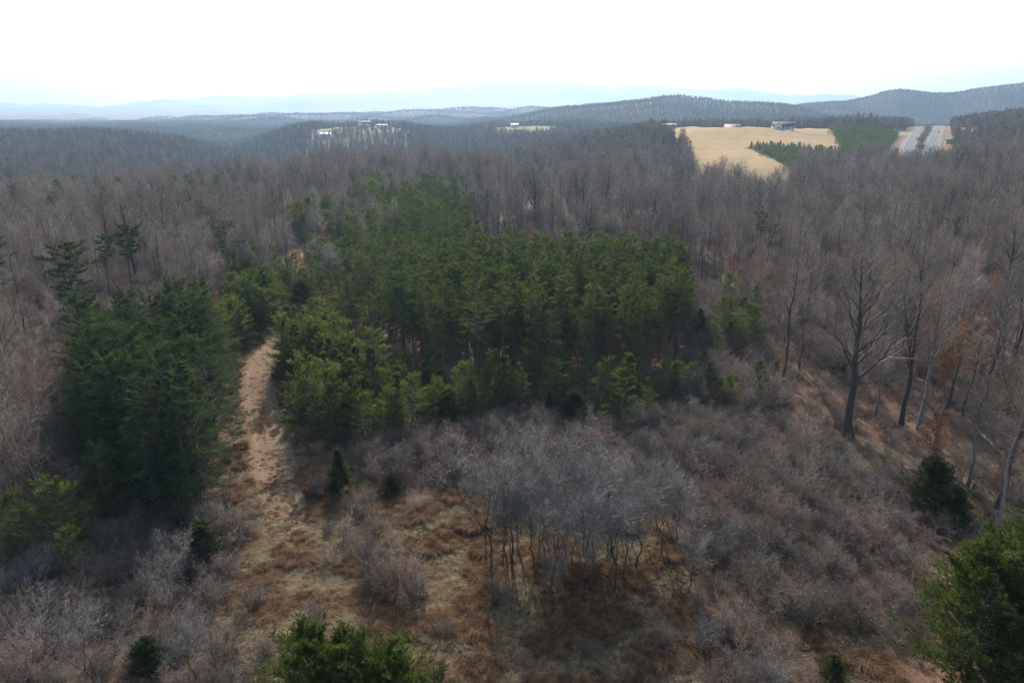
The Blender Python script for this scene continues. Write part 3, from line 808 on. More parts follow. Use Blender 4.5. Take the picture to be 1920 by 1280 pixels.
at('cedar', 1030, 780, .62, 'front', 0, 'small dark cedar at the edge of the brown thicket')
at('cedar', 1075, 790, .9, 'front', 1, 'bushy olive cedar between the dark cedar and the conical pine')
at('young', 965, 745, .6, 'front', 1); at('young', 930, 760, .7, 'front', 2); at('young', 1370, 770, .65, 'front', 1); at('young', 1420, 780, .6, 'front', 2); at('young', 1290, 740, .6, 'front', 3); at('young', 1330, 750, .75, 'front', 0)
at('cedar', 638, 925, .95, 'path', 0, 'slim dark green cedar on the grass edge beside the track')
at('cedar', 735, 925, .45, 'path', 1, 'low dark cedar bush at the head of the grass clearing')
at('young', 604, 574, .85, 'path', 1, 'bright young pine inside the bend of the track'); at('young', 535, 580, .6, 'path', 3)
at('cedar', 570, 584, 1.25, 'path', 1, 'dark dense cedar where the track bends out of sight')
at('cedar', 835, 790, .9, 'nearrow', 1, 'dark cedar among the young pines before the stand')
at('cedar', 1735, 945, 1.05, 'right', 1, 'broad dark cedar among brown brush below the tall trees')
at('cedar', 1780, 985, .8, 'right', 1, 'low dark cedar in the shade beside the broad dark cedar')
at('cedar', 285, 1262, .6, 'left', 1, 'low round dark cedar in the lower grey brush')
at('cedar', 385, 1050, .8, 'left', 1, 'bushy olive cedar at the edge of the shaded grass')
at('cedar', 105, 790, .85, 'left', 1, 'dark cedar in the shade below the flat topped pine')
at('cedar', 1560, 1275, .42, 'right', 1, 'small dark cedar in the grass at the bottom of the view')
at('young', 350, 985, .85, 'left', 0, 'small conical pine in the shade at the foot of the big pines')
at('young', 85, 950, .8, 'left', 2, 'small loose pine alone in the shaded brush')
at('young', 175, 1010, .7, 'left', 2); at('young', 130, 1040, 1.0, 'left', 3, 'broad yellowish pine at the lower edge of the shaded woods'); at('young', 40, 1040, .8, 'left', 3); at('young', 200, 960, .95, 'left', 1)
at('young', 150, 1075, .6, 'left', 1)
for x_, y_, s_, v, lab in ((-11.2, 29.4, .90, 1, 'bright green pine top nearest the grassy track'), (-9.2, 28.6, .95, 0, 'bright green rounded pine top in the middle of the bottom group'), (-6.6, 28.0, .90, 1, 'bright spreading pine top before the grass tussocks'), (27.2, 33.0, 1.14, 0, 'bright green pine beside the brown brush, nearest the clearing'),
                           (31.5, 35.5, 1.17, 1, 'tall green pine standing behind the bright pine by the brown brush'), (31.5, 30.5, 1.2, 0, 'green pine cut by the corner of the view')):
    add('close', x_, y_, s_, 'bottom', v, lab)
add('big', -4.0, 27.4, .62, 'bottom', 1, 'dark sided pine top closest to the tussock clearing')
# gaunt tall pines on the wooded slope
at('scrub', 152, 655, 1.0, 'slope', 0, 'flat topped dark pine standing clear of the bare slope', 1.0)
at('scrub', 208, 570, .82, 'slope', 1, 'first of the two gaunt leaning pines on the bare slope', 2.6)
at('scrub', 252, 590, 1.0, 'slope', 1, 'long bare trunked leaning pine with a small dark top', 2.7)
at('scrub', 5, 620, .95, 'slope', 0); at('scrub', 1412, 500, .8, 'rwood', 1, 'lone small topped pine amid rusty bare woods')
for px, py in ((430, 520), (470, 540), (380, 500), (300, 450), (270, 430), (420, 470), (440, 420), (500, 420)): at('scrub', px, py, rng.uniform(.6, .8), 'slope')
for px, py in ((1385, 560), (1365, 570), (1385, 640), (1400, 660), (1350, 640)): at('young', px, py, rng.uniform(.8, 1.2), 'rwood')
for px, py in ((405, 365), (460, 362), (490, 360), (530, 380), (740, 345), (720, 350), (760, 345), (870, 345), (900, 345), (1100, 340), (1130, 350), (1180, 345), (1200, 350), (1010, 350)): at('stand', px, py, rng.uniform(.9, 1.15), 'crest')
for px, py, s_, v_ in ((565, 452, 1.5, 1), (590, 440, 1.6, 3), (620, 432, 1.4, 1), (640, 455, 1.35, 3), (605, 468, 1.1, 1), (545, 440, 1.2, 3), (500, 520, 1.0, 3), (470, 500, 1.1, 1), (650, 520, 1.2, 3), (680, 530, 1.1, 1), (590, 510, .9, 1)):
    at('young', px, py, s_, 'band', v_)
for px, py, s_, v_ in ((572, 550, .7, 1), (600, 553, 1.0, 3), (626, 558, 1.1, 1), (645, 578, 1.0, 3), (598, 532, .85, 1), (620, 600, .6, 3)):
    at('young', px, py, s_, 'band', v_)
# heroes among the bare trees
at('oak', 1592, 818, 1.0, 'right', 0, 'great dark bare tree with wide curving limbs', .6)
at('oak', 1690, 800, .93, 'right', 1, 'tall forked bare tree just beside the great dark tree', 2.0)
at('oak', 1722, 805, .95, 'right', 2, 'slim crooked bare tree between the forked tree and the snag', .3)
at('snag', 1752, 870, 1.15, 'right', 0, 'broken topped dark trunk with stubby limbs', 1.0)
at('oak', 1868, 950, .9, 'right', 1, 'thick dark trunk leaning at the edge of the leaf litter', 4.2)
at('oak', 1812, 915, .62, 'right', 2, 'thin pale bare tree beside the thick leaning trunk', 1.4)
at('snag', 1832, 800, 1.1, 'right', 0, 'pale broken snag standing among fallen logs', 2.2)
for px, py, s_, v_ in ((1650, 690, .8, 1), (1760, 700, .85, 2), (1700, 660, .75, 0), (1850, 720, .9, 2), (1900, 680, .8, 1), (1795, 640, .8, 2), (1560, 640, .7, 2), (1620, 600, .75, 1), (1880, 600, .85, 0), (1740, 580, .8, 2), (1530, 560, .7, 1), (1910, 840, .85, 2), (1640, 780, .55, 2)):
    at('oak', px, py, s_, 'right', v_)
at('bare', 1466, 715, 1.12, 'right', 1, 'straight grey bare tree beside the end of the pine stand')
at('bare', 1498, 690, 1.1, 'right', 0, 'second slim grey tree beside the end of the pine stand')
at('bare', 1482, 925, .62, 'right', 4, 'lone thin bare tree rising from the brown thicket')
at('oak', 45, 830, .62, 'left', 2, 'pale grey bare tree in the shade at the edge of the view', 2.0)
at('oak', 50, 800, .7, 'left', 1, 'grey forked tree in the shade at the edge of the view')
at('grey', 620, 560, .95, 'path', 1, 'pale twin stemmed tree by the bend of the track'); at('grey', 634, 565, .9, 'path', 0)
at('bare', 547, 540, .55, 'path', 1, 'thin bare pole tree standing on the far end of the track')
at('grey', 1292, 1112, .62, 'copse', 2, 'short wide crowned tree at the edge of the grey copse'); at('grey', 335, 1170, .55, 'left', 1, 'pale twiggy small tree at the edge of the shaded brush'); at('grey', 365, 1300, .55, 'left', 0, 'slim pale lichen grey tree at the lower edge'); at('grey', 180, 1330, .66, 'left', 1, 'wide pale grey tree in the lower grey brush')
for p in scatter(PG['copse'], 2.0): add('grey', *p, rng.uniform(.48, .82), 'copse')
at('grey', 912, 1075, .9, 'copse', 1, 'silver crowned tree with a doubled trunk leading the grey copse')
at('grey', 1032, 1150, .5, 'copse', 2, 'nearest slim trunk of the grey copse by the tussocks')
# shrubs
at('shrub', 745, 1110, 1.35, 'clear', 1, 'big dense round brown shrub standing on the grass clearing'); at('shrub', 690, 1075, 1.3, 'clear', 5, 'dusky shrub joined to the big round brown shrub'); at('shrub', 640, 1010, .8, 'clear', 2)
for px, py, s_, v_ in ((600, 925, .7, 0), (660, 965, .8, 5), (705, 1010, .9, 1), (590, 1170, .55, 5), (620, 1060, .6, 2), (690, 940, .6, 2), (780, 960, .5, 0), (830, 1190, .45, 5), (1100, 1230, .5, 1), (1250, 1220, .6, 5), (980, 1250, .4, 2), (470, 1150, .7, 5), (430, 1230, .8, 2), (500, 1240, .6, 5), (560, 880, .5, 2), (780, 1130, .8, 5)):
    at('shrub', px, py, s_, 'clear', v_)
at('shrub', 930, 1120, .6, 'clear', 5); at('shrub', 1215, 1160, .5, 'clear', 2)
for z, sp in (('thicket_r', 1.95), ('thicket_m', 2.0), ('thicket_l', 2.2), ('thicket_b', 2.2)):
    for p in scatter(PG[z], sp, [GRASS2]):
        v = int(rng.choice([0, 1, 2, 5, 3, 4], p=[.28, .27, .22, .17, .03, .03] if z != 'thicket_l' else [.24, .14, .22, .34, .03, .03]))
        add('shrub', *p, rng.uniform(.55, 1.05), z, v)
WIDE = np.array([(-55, 40), (55, 40), (330, 400), (-330, 400)], float)
ALLV = EVER + [CLEARING, GRASS2, PG['thicket_r'], PG['thicket_m'], PG['thicket_l'], PG['thicket_b']]
FPG = [pg for _, pg in FIELDS]
def clear_of_roads(x, y):
    m = np.ones(x.shape, bool)
    for ln in ROADW:
        d, _ = near_line(x, y, ln); m &= d > 13
    return m
# bare woods within 420 m
NOBARE = poly([(130, 1060), (150, 720), (330, 660), (430, 640), (520, 560), (700, 480), (900, 470), (1340, 535), (1420, 700), (1450, 790), (1450, 1050)])
HEROZ = poly([(1490, 860), (1520, 740), (1600, 690), (1700, 740), (1690, 860)])
w = scatter(np.array([(-40, 42), (40, 42), (340, 400), (-340, 400)], float), 4.4, ALLV + FPG + [NOBARE])
px_, py_, _ = proj(w[:, 0], w[:, 1], height(w[:, 0], w[:, 1]))
SCRZ = poly([(40, 780), (60, 600), (180, 545), (300, 540), (320, 640), (200, 760)]); WP = _waves(8, 25, 90); WG = _waves(8, 10, 30)
for (x, y), a, b, np1, np2 in zip(w, px_, py_, wsum(WP, w[:, 0], w[:, 1]), wsum(WG, w[:, 0], w[:, 1])):
    if b > 1050 or np2 < -.3: continue
    hf = np.clip(1 + .55 * np1, .72, 1.15) * (.55 if inside(np.array([x]), np.array([y]), SCRZ)[0] else 1); vb = int(rng.choice([2, 0, 4] if np1 > .12 else [1, 3, 5] if np1 < -.12 else [0, 1, 2, 3, 4, 5]))
    r = rng.random()
    if a > 1320 and 60 < y < 150:
        if inside(np.array([x]), np.array([y]), PG['litter'])[0]:
            if r < .25: add('bare', x, y, rng.uniform(.5, .9), 'rwood', vb)
        elif inside(np.array([x]), np.array([y]), HEROZ)[0]:
            if r < .5: add('shrub', x, y, rng.uniform(.6, 1.0), 'rwood', 0)
        elif r < .24: add('rust', x, y, rng.uniform(.5, 1.1), 'rwood')
        elif r < .6: add('bare', x, y, rng.uniform(.5, 1.02) * hf, 'rwood', vb)
        elif r < .68: add('shrub', x, y, rng.uniform(1.0, 1.7), 'rwood', int(rng.choice([0, 1, 2, 5])))
    elif y > 120 and rng.random() < .05: add('oak', x, y, rng.uniform(.7, .95), 'rwood')
    elif a < 560 and r < .16: add('rust', x, y, rng.uniform(.5, 1.0), 'slope')
    elif r < (.2 if y < 260 else .1): add('rust', x, y, rng.uniform(.5, 1.0), 'woods')
    elif a < 450 and y > 170 and r < .36: add('stand', x, y, rng.uniform(.75, 1.1), 'slope')
    elif r < .16 and y > 100: add('young', x, y, rng.uniform(.5, 1.3), 'woods')
    else: add('bare', x, y, (rng.uniform(.55, 1.0) if y < 250 else rng.uniform(.7, 1.1)) * hf, 'rwood' if a > 960 else 'slope', vb)
for q_ in range(60):
    t_ = rng.uniform(430, 900); i0 = np.abs(ROADW[0][:, 1] - t_).argmin(); i1 = np.abs(ROADW[1][:, 1] - t_).argmin(); f_ = rng.uniform(.42, .58)
    add('shrub', ROADW[0][i0, 0] * (1 - f_) + ROADW[1][i1, 0] * f_, t_, rng.uniform(.8, 1.6), 'median')
u_ = scatter(np.array([(-40, 50), (40, 50), (230, 270), (-230, 270)], float), 3.6, ALLV + FPG + [NOBARE, PG['litter']])
for (x, y), n_ in zip(u_, wsum(_waves(7, 15, 60), u_[:, 0], u_[:, 1])):
    if n_ < (.22 if x > 20 and y < 140 else .05): continue
    add('shrub', x, y, rng.uniform(.9, 1.9), 'woods', int(rng.choice([0, 1, 2, 5], p=[.3, .35, .25, .1])))

# ------------------------------------------------------------------ visibility of far candidates (terrain only)
_us = np.arange(-300, 2301, 10.0); _ds = np.exp(np.arange(math.log(60), math.log(4000), .012))
_UU, _DD = np.meshgrid(_us, _ds, indexing='ij')
_hh = height((_UU.ravel() - 960) / 1352 * _DD.ravel(), _DD.ravel()).reshape(_UU.shape)
_ss = np.minimum.accumulate((CAM_H - _hh) / _DD, axis=1)
def seen(x, y, top):
    u = 960 + 1352 * x / y
    i = np.clip(((u + 300) / 10).astype(int), 0, len(_us) - 1)
    j = np.clip(((np.log(np.maximum(y, 61)) - math.log(60)) / .012).astype(int) - 2, 0, len(_ds) - 1)
    return (CAM_H - top) / y < _ss[i, j] + .002

# ------------------------------------------------------------------ objects
def set_props(o, label, cat, group=None):
    o['label'] = label; o['category'] = cat
    if group: o['group'] = group
MADE = {}
def place(kind, v, name, x, y, s, rot, label, cat, group, sz=1.0):
    pr = PR[kind][v]
    key = (kind, v)
    if key not in MADE:
        root = bpy.data.objects.new(name, None); root.empty_display_size = .5
        COL.objects.link(root); ch = []
        for pn, me in pr['parts']:
            c = bpy.data.objects.new(pn, me); COL.objects.link(c); c.parent = root; ch.append(c)
        MADE[key] = (root, ch)
    else:
        r0, ch0 = MADE[key]
        root = r0.copy(); COL.objects.link(root)
        for k in ('group', 'label', 'category'):
            if k in root: del root[k]
        for c in ch0:
            d = c.copy(); COL.objects.link(d); d.parent = root
    root.location = (x, y, hz(x, y)); root.rotation_euler = (0, 0, rot); root.scale = (s, s, s * sz)
    set_props(root, label, cat, group)
    return root
def sources(kind):
    out = []
    for v, pr in enumerate(PR[kind]):
        os_ = []
        for pn, me in pr['parts']:
            o = bpy.data.objects.new(kind + '_' + pn + '_source', me); os_.append(o)
        out.append(os_)
    return out
def make_stuff(name, pts, idx, rots, scl, srcs, label=None):
    pts = np.asarray(pts, np.float32)
    me = bpy.data.meshes.new(name); me.vertices.add(len(pts)); me.vertices.foreach_set('co', pts.ravel())
    a = me.attributes.new('pick', 'INT', 'POINT'); a.data.foreach_set('value', np.asarray(idx, np.int32))
    a = me.attributes.new('spin', 'FLOAT_VECTOR', 'POINT'); a.data.foreach_set('vector', np.asarray(rots, np.float32).ravel())
    a = me.attributes.new('size', 'FLOAT_VECTOR', 'POINT'); a.data.foreach_set('vector', np.asarray(scl, np.float32).ravel())
    ng = bpy.data.node_groups.new(name, 'GeometryNodeTree')
    ng.interface.new_socket('Geometry', in_out='INPUT', socket_type='NodeSocketGeometry'); ng.interface.new_socket('Geometry', in_out='OUTPUT', socket_type='NodeSocketGeometry')
    nn = ng.nodes; gi = nn.new('NodeGroupInput'); go = nn.new('NodeGroupOutput')
    iop = nn.new('GeometryNodeInstanceOnPoints'); iop.inputs['Pick Instance'].default_value = True
    jn = nn.new('GeometryNodeJoinGeometry')
    for os_ in reversed(srcs):
        j2 = nn.new('GeometryNodeJoinGeometry'); g2 = nn.new('GeometryNodeGeometryToInstance')
        for o in os_:
            oi = nn.new('GeometryNodeObjectInfo'); oi.transform_space = 'ORIGINAL'; oi.inputs[0].default_value = o
            ng.links.new(oi.outputs['Geometry'], j2.inputs[0])
        ng.links.new(j2.outputs[0], g2.inputs[0]); ng.links.new(g2.outputs[0], jn.inputs[0])
    def na(nm, t):
        n = nn.new('GeometryNodeInputNamedAttribute'); n.data_type = t; n.inputs[0].default_value = nm
        return n.outputs[0]
    e2r = nn.new('FunctionNodeEulerToRotation')
    ng.links.new(na('spin', 'FLOAT_VECTOR'), e2r.inputs[0])
    ng.links.new(gi.outputs[0], iop.inputs['Points']); ng.links.new(jn.outputs[0], iop.inputs['Instance'])
    ng.links.new(na('pick', 'INT'), iop.inputs['Instance Index']); ng.links.new(e2r.outputs[0], iop.inputs['Rotation'])
    ng.links.new(na('size', 'FLOAT_VECTOR'), iop.inputs['Scale']); ng.links.new(iop.outputs[0], go.inputs[0])
    o = bpy.data.objects.new(name, me); COL.objects.link(o); o['kind'] = 'stuff'
    if label: o['label'] = label
    md = o.modifiers.new('scatter', 'NODES'); md.node_group = ng
    return o

# labels: look + nearest landmark
LM = [(640, 760, 'beside the bend of the grassy track'), (560, 700, 'along the inner edge of the track'), (700, 790, 'in front of the dark pine stand'), (850, 760, 'between brown thicket and pine stand'), (1000, 690, 'on the dark stand front edge'),
      (820, 690, 'at the trackside corner of the dark stand'), (1250, 690, 'at the front stand corner by bare woods'), (900, 610, 'in the middle of the dark pine stand'), (1150, 610, 'deep inside the dark pine stand'), (1000, 555, 'along the back of the dark pine stand'), (1280, 570, 'at the back stand corner by rusty woods'),
      (700, 600, 'among scattered pines beside the stand'), (760, 520, 'behind the track, next to the stand'), (480, 630, 'in the low green row above the track'), (430, 680, 'between the big pines and the track'), (500, 540, 'above the low green row by the track'), (600, 500, 'near the red clay end of the track'),
      (700, 450, 'in the second pine stand beyond the track'), (850, 430, 'in the second stand beside rusty woods'), (650, 390, 'at the second stand far side'), (850, 380, 'at the second stand far end'), (1000, 340, 'in the far pine strip within bare woods'),
      (400, 880, 'on the track side of the clump'), (300, 920, 'at the foot of the shaded clump'), (200, 850, 'on the woods side of the clump'), (300, 740, 'at the back of the shaded clump'), (400, 740, 'behind the shaded clump near the track'),
      (60, 900, 'in the deep shade beyond the big clump'), (80, 700, 'on the slope below the flat topped pine'), (250, 620, 'on the slope behind the big pine clump'), (100, 540, 'around the flat topped pine'), (350, 520, 'on the slope behind the leaning pines'), (200, 440, 'high on the wooded slope'), (420, 420, 'on the slope before the second stand'), (60, 400, 'far up the hazy wooded slope'), (500, 370, 'near the crest of the wooded slope'), (800, 345, 'on the crest before the hazy valley'),
      (960, 470, 'in rusty woods behind the dark stand'), (1100, 480, 'in pale woods behind the dark stand'), (1250, 480, 'behind the far corner of the stand'), (1150, 400, 'in the hazy woods below the wooded knoll'), (1000, 400, 'in bare woods beside the second stand'), (1350, 400, 'in bare woods below the hay field'), (1500, 400, 'in the woods before the hay field'), (1650, 400, 'in the woods below the highway'), (1850, 400, 'in the far woods below the roadside houses'),
      (1400, 640, 'beside the end of the dark stand'), (1450, 560, 'among rusty saplings past the stand'), (1600, 600, 'behind the great dark tree'), (1550, 700, 'close beside the great dark tree'), (1700, 700, 'behind the forked tree and snag'), (1800, 620, 'in the dense woods behind the snags'), (1880, 700, 'behind the fallen logs on the right'), (1850, 860, 'on the leaf litter by the fallen logs'), (1600, 500, 'in the reddish woods far behind the great tree'), (1800, 500, 'in the dense far woods behind the snags'), (1480, 760, 'in brush at the end of the pine stand'),
      (1350, 850, 'at the upper edge of the brown thicket'), (1450, 900, 'around the lone thin tree in the thicket'), (1600, 900, 'in the brown thicket below the great tree'), (1700, 960, 'in the thicket beside the broad dark cedar'), (1400, 1000, 'in the thicket beside the grey copse'), (1550, 1020, 'in the middle of the brown thicket'), (1680, 1100, 'in the brush beside the bright pine'), (1500, 1130, 'at the lower edge of the brown thicket'), (1380, 1240, 'in the brush below the grey copse'),
      (1000, 830, 'behind the grey copse'), (1150, 850, 'between the grey copse and conical pine'), (1250, 820, 'in the thicket before the stand corner'), (800, 860, 'in the thicket at the head of the clearing'), (720, 890, 'by the low cedar bush'), (900, 900, 'beside the silver crowned tree'),
      (60, 1060, 'in grey brush below the shaded pines'), (200, 1060, 'around the broad yellowish pine'), (380, 1000, 'at the shaded edge of the grass'), (380, 1120, 'by the pale twiggy small tree'), (250, 1180, 'in the lower shaded grey brush'), (80, 1200, 'around the wide pale grey tree'), (380, 1260, 'by the slim pale lichen grey tree'),
      (1000, 1000, 'at the back of the grey copse'), (1180, 1010, 'at the thicket side of the grey copse'), (930, 1040, 'at the track side of the grey copse'), (1050, 1060, 'in the middle of the grey copse'), (1150, 1090, 'at the front of the grey copse'), (1000, 1110, 'on the tussocks before the grey copse'), (740, 1080, 'on the grass by the big round shrub')]
LMW = np.array([P(a, b)[:2] for a, b, _ in LM])
def where(x, y):
    k = (np.hypot(LMW[:, 0] - x, LMW[:, 1] - y) / (8 + .1 * LMW[:, 1])).argmin()
    return LM[k][2]
SIZE = {'stand': (10.8, 12.8), 'big': (11, 13.4), 'young': (4.6, 6.2), 'bare': (11.5, 14.5), 'grey': (7.4, 8.6), 'rust': (5.6, 7.6), 'shrub': (1.9, 2.5), 'scrub': (11, 14), 'cedar': (3, 4.4), 'close': (9, 10.5), 'oak': (14, 18), 'snag': (10, 12)}
NOUN = {'stand': ('pine_tree', 'green pine', 'pine tree'), 'big': ('pine_tree', 'dark green pine', 'pine tree'), 'young': ('young_pine', 'young pine', 'pine tree'), 'bare': ('bare_tree', 'bare tree', 'tree'), 'grey': ('copse_tree', 'grey twigged tree', 'tree'), 'rust': ('oak_sapling', 'sapling', 'tree'),
        'shrub': ('bare_shrub', 'bare shrub', 'shrub'), 'scrub': ('scrub_pine', 'scrub pine', 'pine tree'), 'cedar': ('cedar_tree', 'cedar', 'cedar tree'), 'close': ('pine_tree', 'bright pine', 'pine tree'), 'oak': ('bare_tree', 'bare tree', 'tree'), 'snag': ('dead_snag', 'snag', 'dead tree')}
GRP = {'stand': 'pines of the dark stands', 'big': 'big pines of the shaded clump', 'young': 'young pines', 'bare': 'bare trees of the woods', 'grey': 'grey twigged copse trees', 'rust': 'rust leaved saplings', 'shrub': 'bare shrubs of the thickets', 'scrub': 'scrub pines on the slope', 'cedar': 'dark cedars', 'close': 'bright pines close by', 'oak': 'tall bare trees', 'snag': 'dead snags'}
LIMIT = dict(stand=150, big=60, young=170, bare=230, grey=70, rust=110, shrub=290, scrub=30, cedar=30, close=12, oak=30, snag=10)
xs = np.array([c['x'] for c in CAND]); ys = np.array([c['y'] for c in CAND])
zs = height(xs, ys); pxs, pys, dps = proj(xs, ys, zs)
rest = {}; SAME = {}
byk = {}
for c, z, a, b, dp in zip(CAND, zs, pxs, pys, dps):
    c['z'] = z; c['h'] = PR[c['kind']][c['v']]['h'] * c['s']; c['app'] = c['h'] / dp
    tx, ty, _ = proj(np.array([c['x']]), np.array([c['y']]), np.array([z + c['h']]))
    c['in'] = (-30 < min(a, tx[0]) or -30 < a) and min(a, tx[0]) < 1950 and max(a, tx[0]) > -30 and ty[0] < 1270
    byk.setdefault(c['kind'], []).append(c)
for k, L in byk.items():
    L.sort(key=lambda c: (c['hero'] is None, not c['in'], -c['app']))
    for n, c in enumerate(L):
        if (c['hero'] or (n < LIMIT[k] and c['in'])):
            lo, hi = SIZE[k]
            sz = 'short' if c['h'] < lo else 'tall' if c['h'] > hi else 'middling'
            look = PR[k][c['v']]['look']
            if sz == 'tall' and look.startswith('tall'): sz = ''
            lab = c['hero'] or f"{sz} {look} {NOUN[k][1]} {where(c['x'], c['y'])}".strip()
            ob_ = place(k, c['v'], NOUN[k][0], c['x'], c['y'], c['s'] * (1.2 if k == 'cedar' and c['v'] == 1 else 1.12 if k == 'close' else 1), c['rot'], lab, NOUN[k][2], GRP[k], .68 if k == 'cedar' and c['v'] == 1 else .86 if k == 'close' else 1.0)
            if not c['hero']: SAME.setdefault(lab, []).append((proj(np.array([c['x']]), np.array([c['y']]), np.array([c['z'] + c['h']]))[0][0], ob_))
        elif -250 < proj(np.array([c['x']]), np.array([c['y']]), np.array([c['z']]))[0][0] < 2170:
            rest.setdefault('pine' if k in ('stand', 'young', 'big', 'scrub', 'cedar', 'close') else 'shrub' if k == 'shrub' else 'bare', []).append(c)

ORD = ['first', 'second', 'third', 'fourth', 'fifth', 'sixth', 'seventh', 'eighth', 'ninth']
for lab, L in SAME.items():               # look-alikes at one spot are told apart by their order from the left
    if 1 < len(L) <= 9 and len(lab.split()) <= 13:
        for n, (_, o) in enumerate(sorted(L, key=lambda q: q[0])):
            o['label'] = f"{ORD[n]} from left, {lab}"
# ------------------------------------------------------------------ far woods
def far_points(y0, y1, sp, half=.82):
    pg = np.array([(-y0 * half, y0), (y0 * half, y0), (y1 * half, y1), (-y1 * half, y1)])
    x0, x1 = -y1 * half, y1 * half
    gx, gy = np.meshgrid(np.arange(x0, x1, sp), np.arange(y0, y1, sp))
    x = gx.ravel() + rng.uniform(-.5, .5, gx.size) * sp; y = gy.ravel() + rng.uniform(-.5, .5, gx.size) * sp
    m = np.abs(x) < y * half
    x, y = x[m], y[m]
    m = np.ones(len(x), bool)
    for pg in FPG + [PLANT, fpoly([(1305, 372), (1510, 366), (1590, 480), (1600, 720), (1230, 720), (1300, 440)])]: m &= ~inside(x, y, pg)
    for pg, kp in ((fpoly([(925, 880), (1065, 900), (1065, 1000), (925, 1000)]), .3), (fpoly([(570, 810), (640, 800), (700, 830), (770, 850), (770, 950), (570, 920)]), .42)):
        m &= ~(inside(x, y, pg) & (rng.random(len(x)) > kp))
    for hx, hy, hr in HOUSE_CLEAR: m &= np.hypot(x - hx, (y - hy) * .6) > hr
    m &= clear_of_roads(x, y)
    return x[m], y[m]
PLANT = fpoly([(1412, 486), (1460, 434), (1512, 390), (1600, 395), (1690, 450), (1695, 660), (1680, 690), (1556, 640), (1588, 512), (1580, 500), (1425, 494)])
HOUSES = [   # column, distance, width, depth, wall, roof rise, turn, wall mat, roof mat, label, extras
    (1472, 600, 17, 9, 3.3, 3.0, .10, 'white', 'roof_dark', 'white single storey house with dark roof alone on the hay field', 'wing porch chimney'),
    (1257, 645, 12, 7, 2.8, 1.6, .2, 'tan', 'roof_grey', 'low grey shed among brush at the corner of the hay field', ''),
    (1377, 735, 16, 9, 3.4, 3.6, -.3, 'tan', 'roof_red', 'brown house half hidden behind the crest of the hay field', 'chimney'),
    (965, 1095, 11, 8, 3.0, 2.2, .15, 'tan', 'roof_white', 'pale roofed barn on the crest of the middle pasture', ''),
    (918, 1085, 20, 7, 2.6, 1.4, .1, 'tan', 'roof_white', 'long low shed with pale roof beside the middle pasture', ''),
    (680, 985, 18, 11, 5.6, 3.4, .0, 'white', 'roof_dark', 'two storey house with dark roof on the distant pasture crest', 'wing chimney'),
    (713, 960, 15, 9, 3.4, 2.6, .35, 'cream', 'roof_grey', 'grey roofed house below the two storey house', ''),
    (606, 884, 13, 8, 2.8, 1.6, -.1, 'white', 'roof_white', 'low building with glaring white roof on the distant pasture', ''),
    (72, 905, 15, 9, 3.4, 2.8, .5, 'cream', 'roof_red', 'pale house with brown roof on the hazy wooded hill', ''),
    (54, 915, 10, 7, 3.0, 2.0, .1, 'tan', 'roof_white', 'small outbuilding beside the brown roofed hill house', ''),
    (1822, 620, 14, 9, 3.4, 2.8, .2, 'white', 'roof_grey', 'grey roofed house in the bare woods beside the highway', 'porch'),
    (1808, 575, 8, 6, 2.6, 1.6, -.2, 'white', 'roof_grey', 'small white outbuilding nearest the highway', ''),
    (1796, 575, 8, 6, 2.6, 1.5, .1, 'tan', 'roof_dark', 'dark roofed garage between highway and white outbuilding', ''),
    (1846, 600, 11, 7, 3.0, 2.2, .3, 'cream', 'roof_dark', 'dark roofed house farthest from the highway in the woods', 'chimney'),
]
HOUSE_CLEAR = [(fwd_x(c, d), d - 8, 15 if d < 700 and c > 1780 else 13) for c, d, *_ in HOUSES]
fx, fy, fk = [], [], []
for y0, y1, sp in ((385, 620, 4.8), (620, 1000, 5.4), (1000, 1500, 5.6), (1500, 2250, 6.6), (2250, 3100, 10)):
    x, y = far_points(y0, y1, sp)
    top = height(x, y) + 16
    m = seen(x, y, top)
    fx.append(x[m]); fy.append(y[m])
fx = np.concatenate(fx); fy = np.concatenate(fy)
fu = 960 + 1352 * fx / fy
green = wsum(_waves(6, 60, 220), fx, fy)
pinep = np.where((fu < 420) & (fy < 800), .16, .04) + np.where((fu > 1600) & (fy > 1400), .12, 0) + np.where(green > .38, .28, 0) + np.where((fy > 1300) & (fy < 1950), .2, 0)
isp = rng.random(len(fx)) < pinep
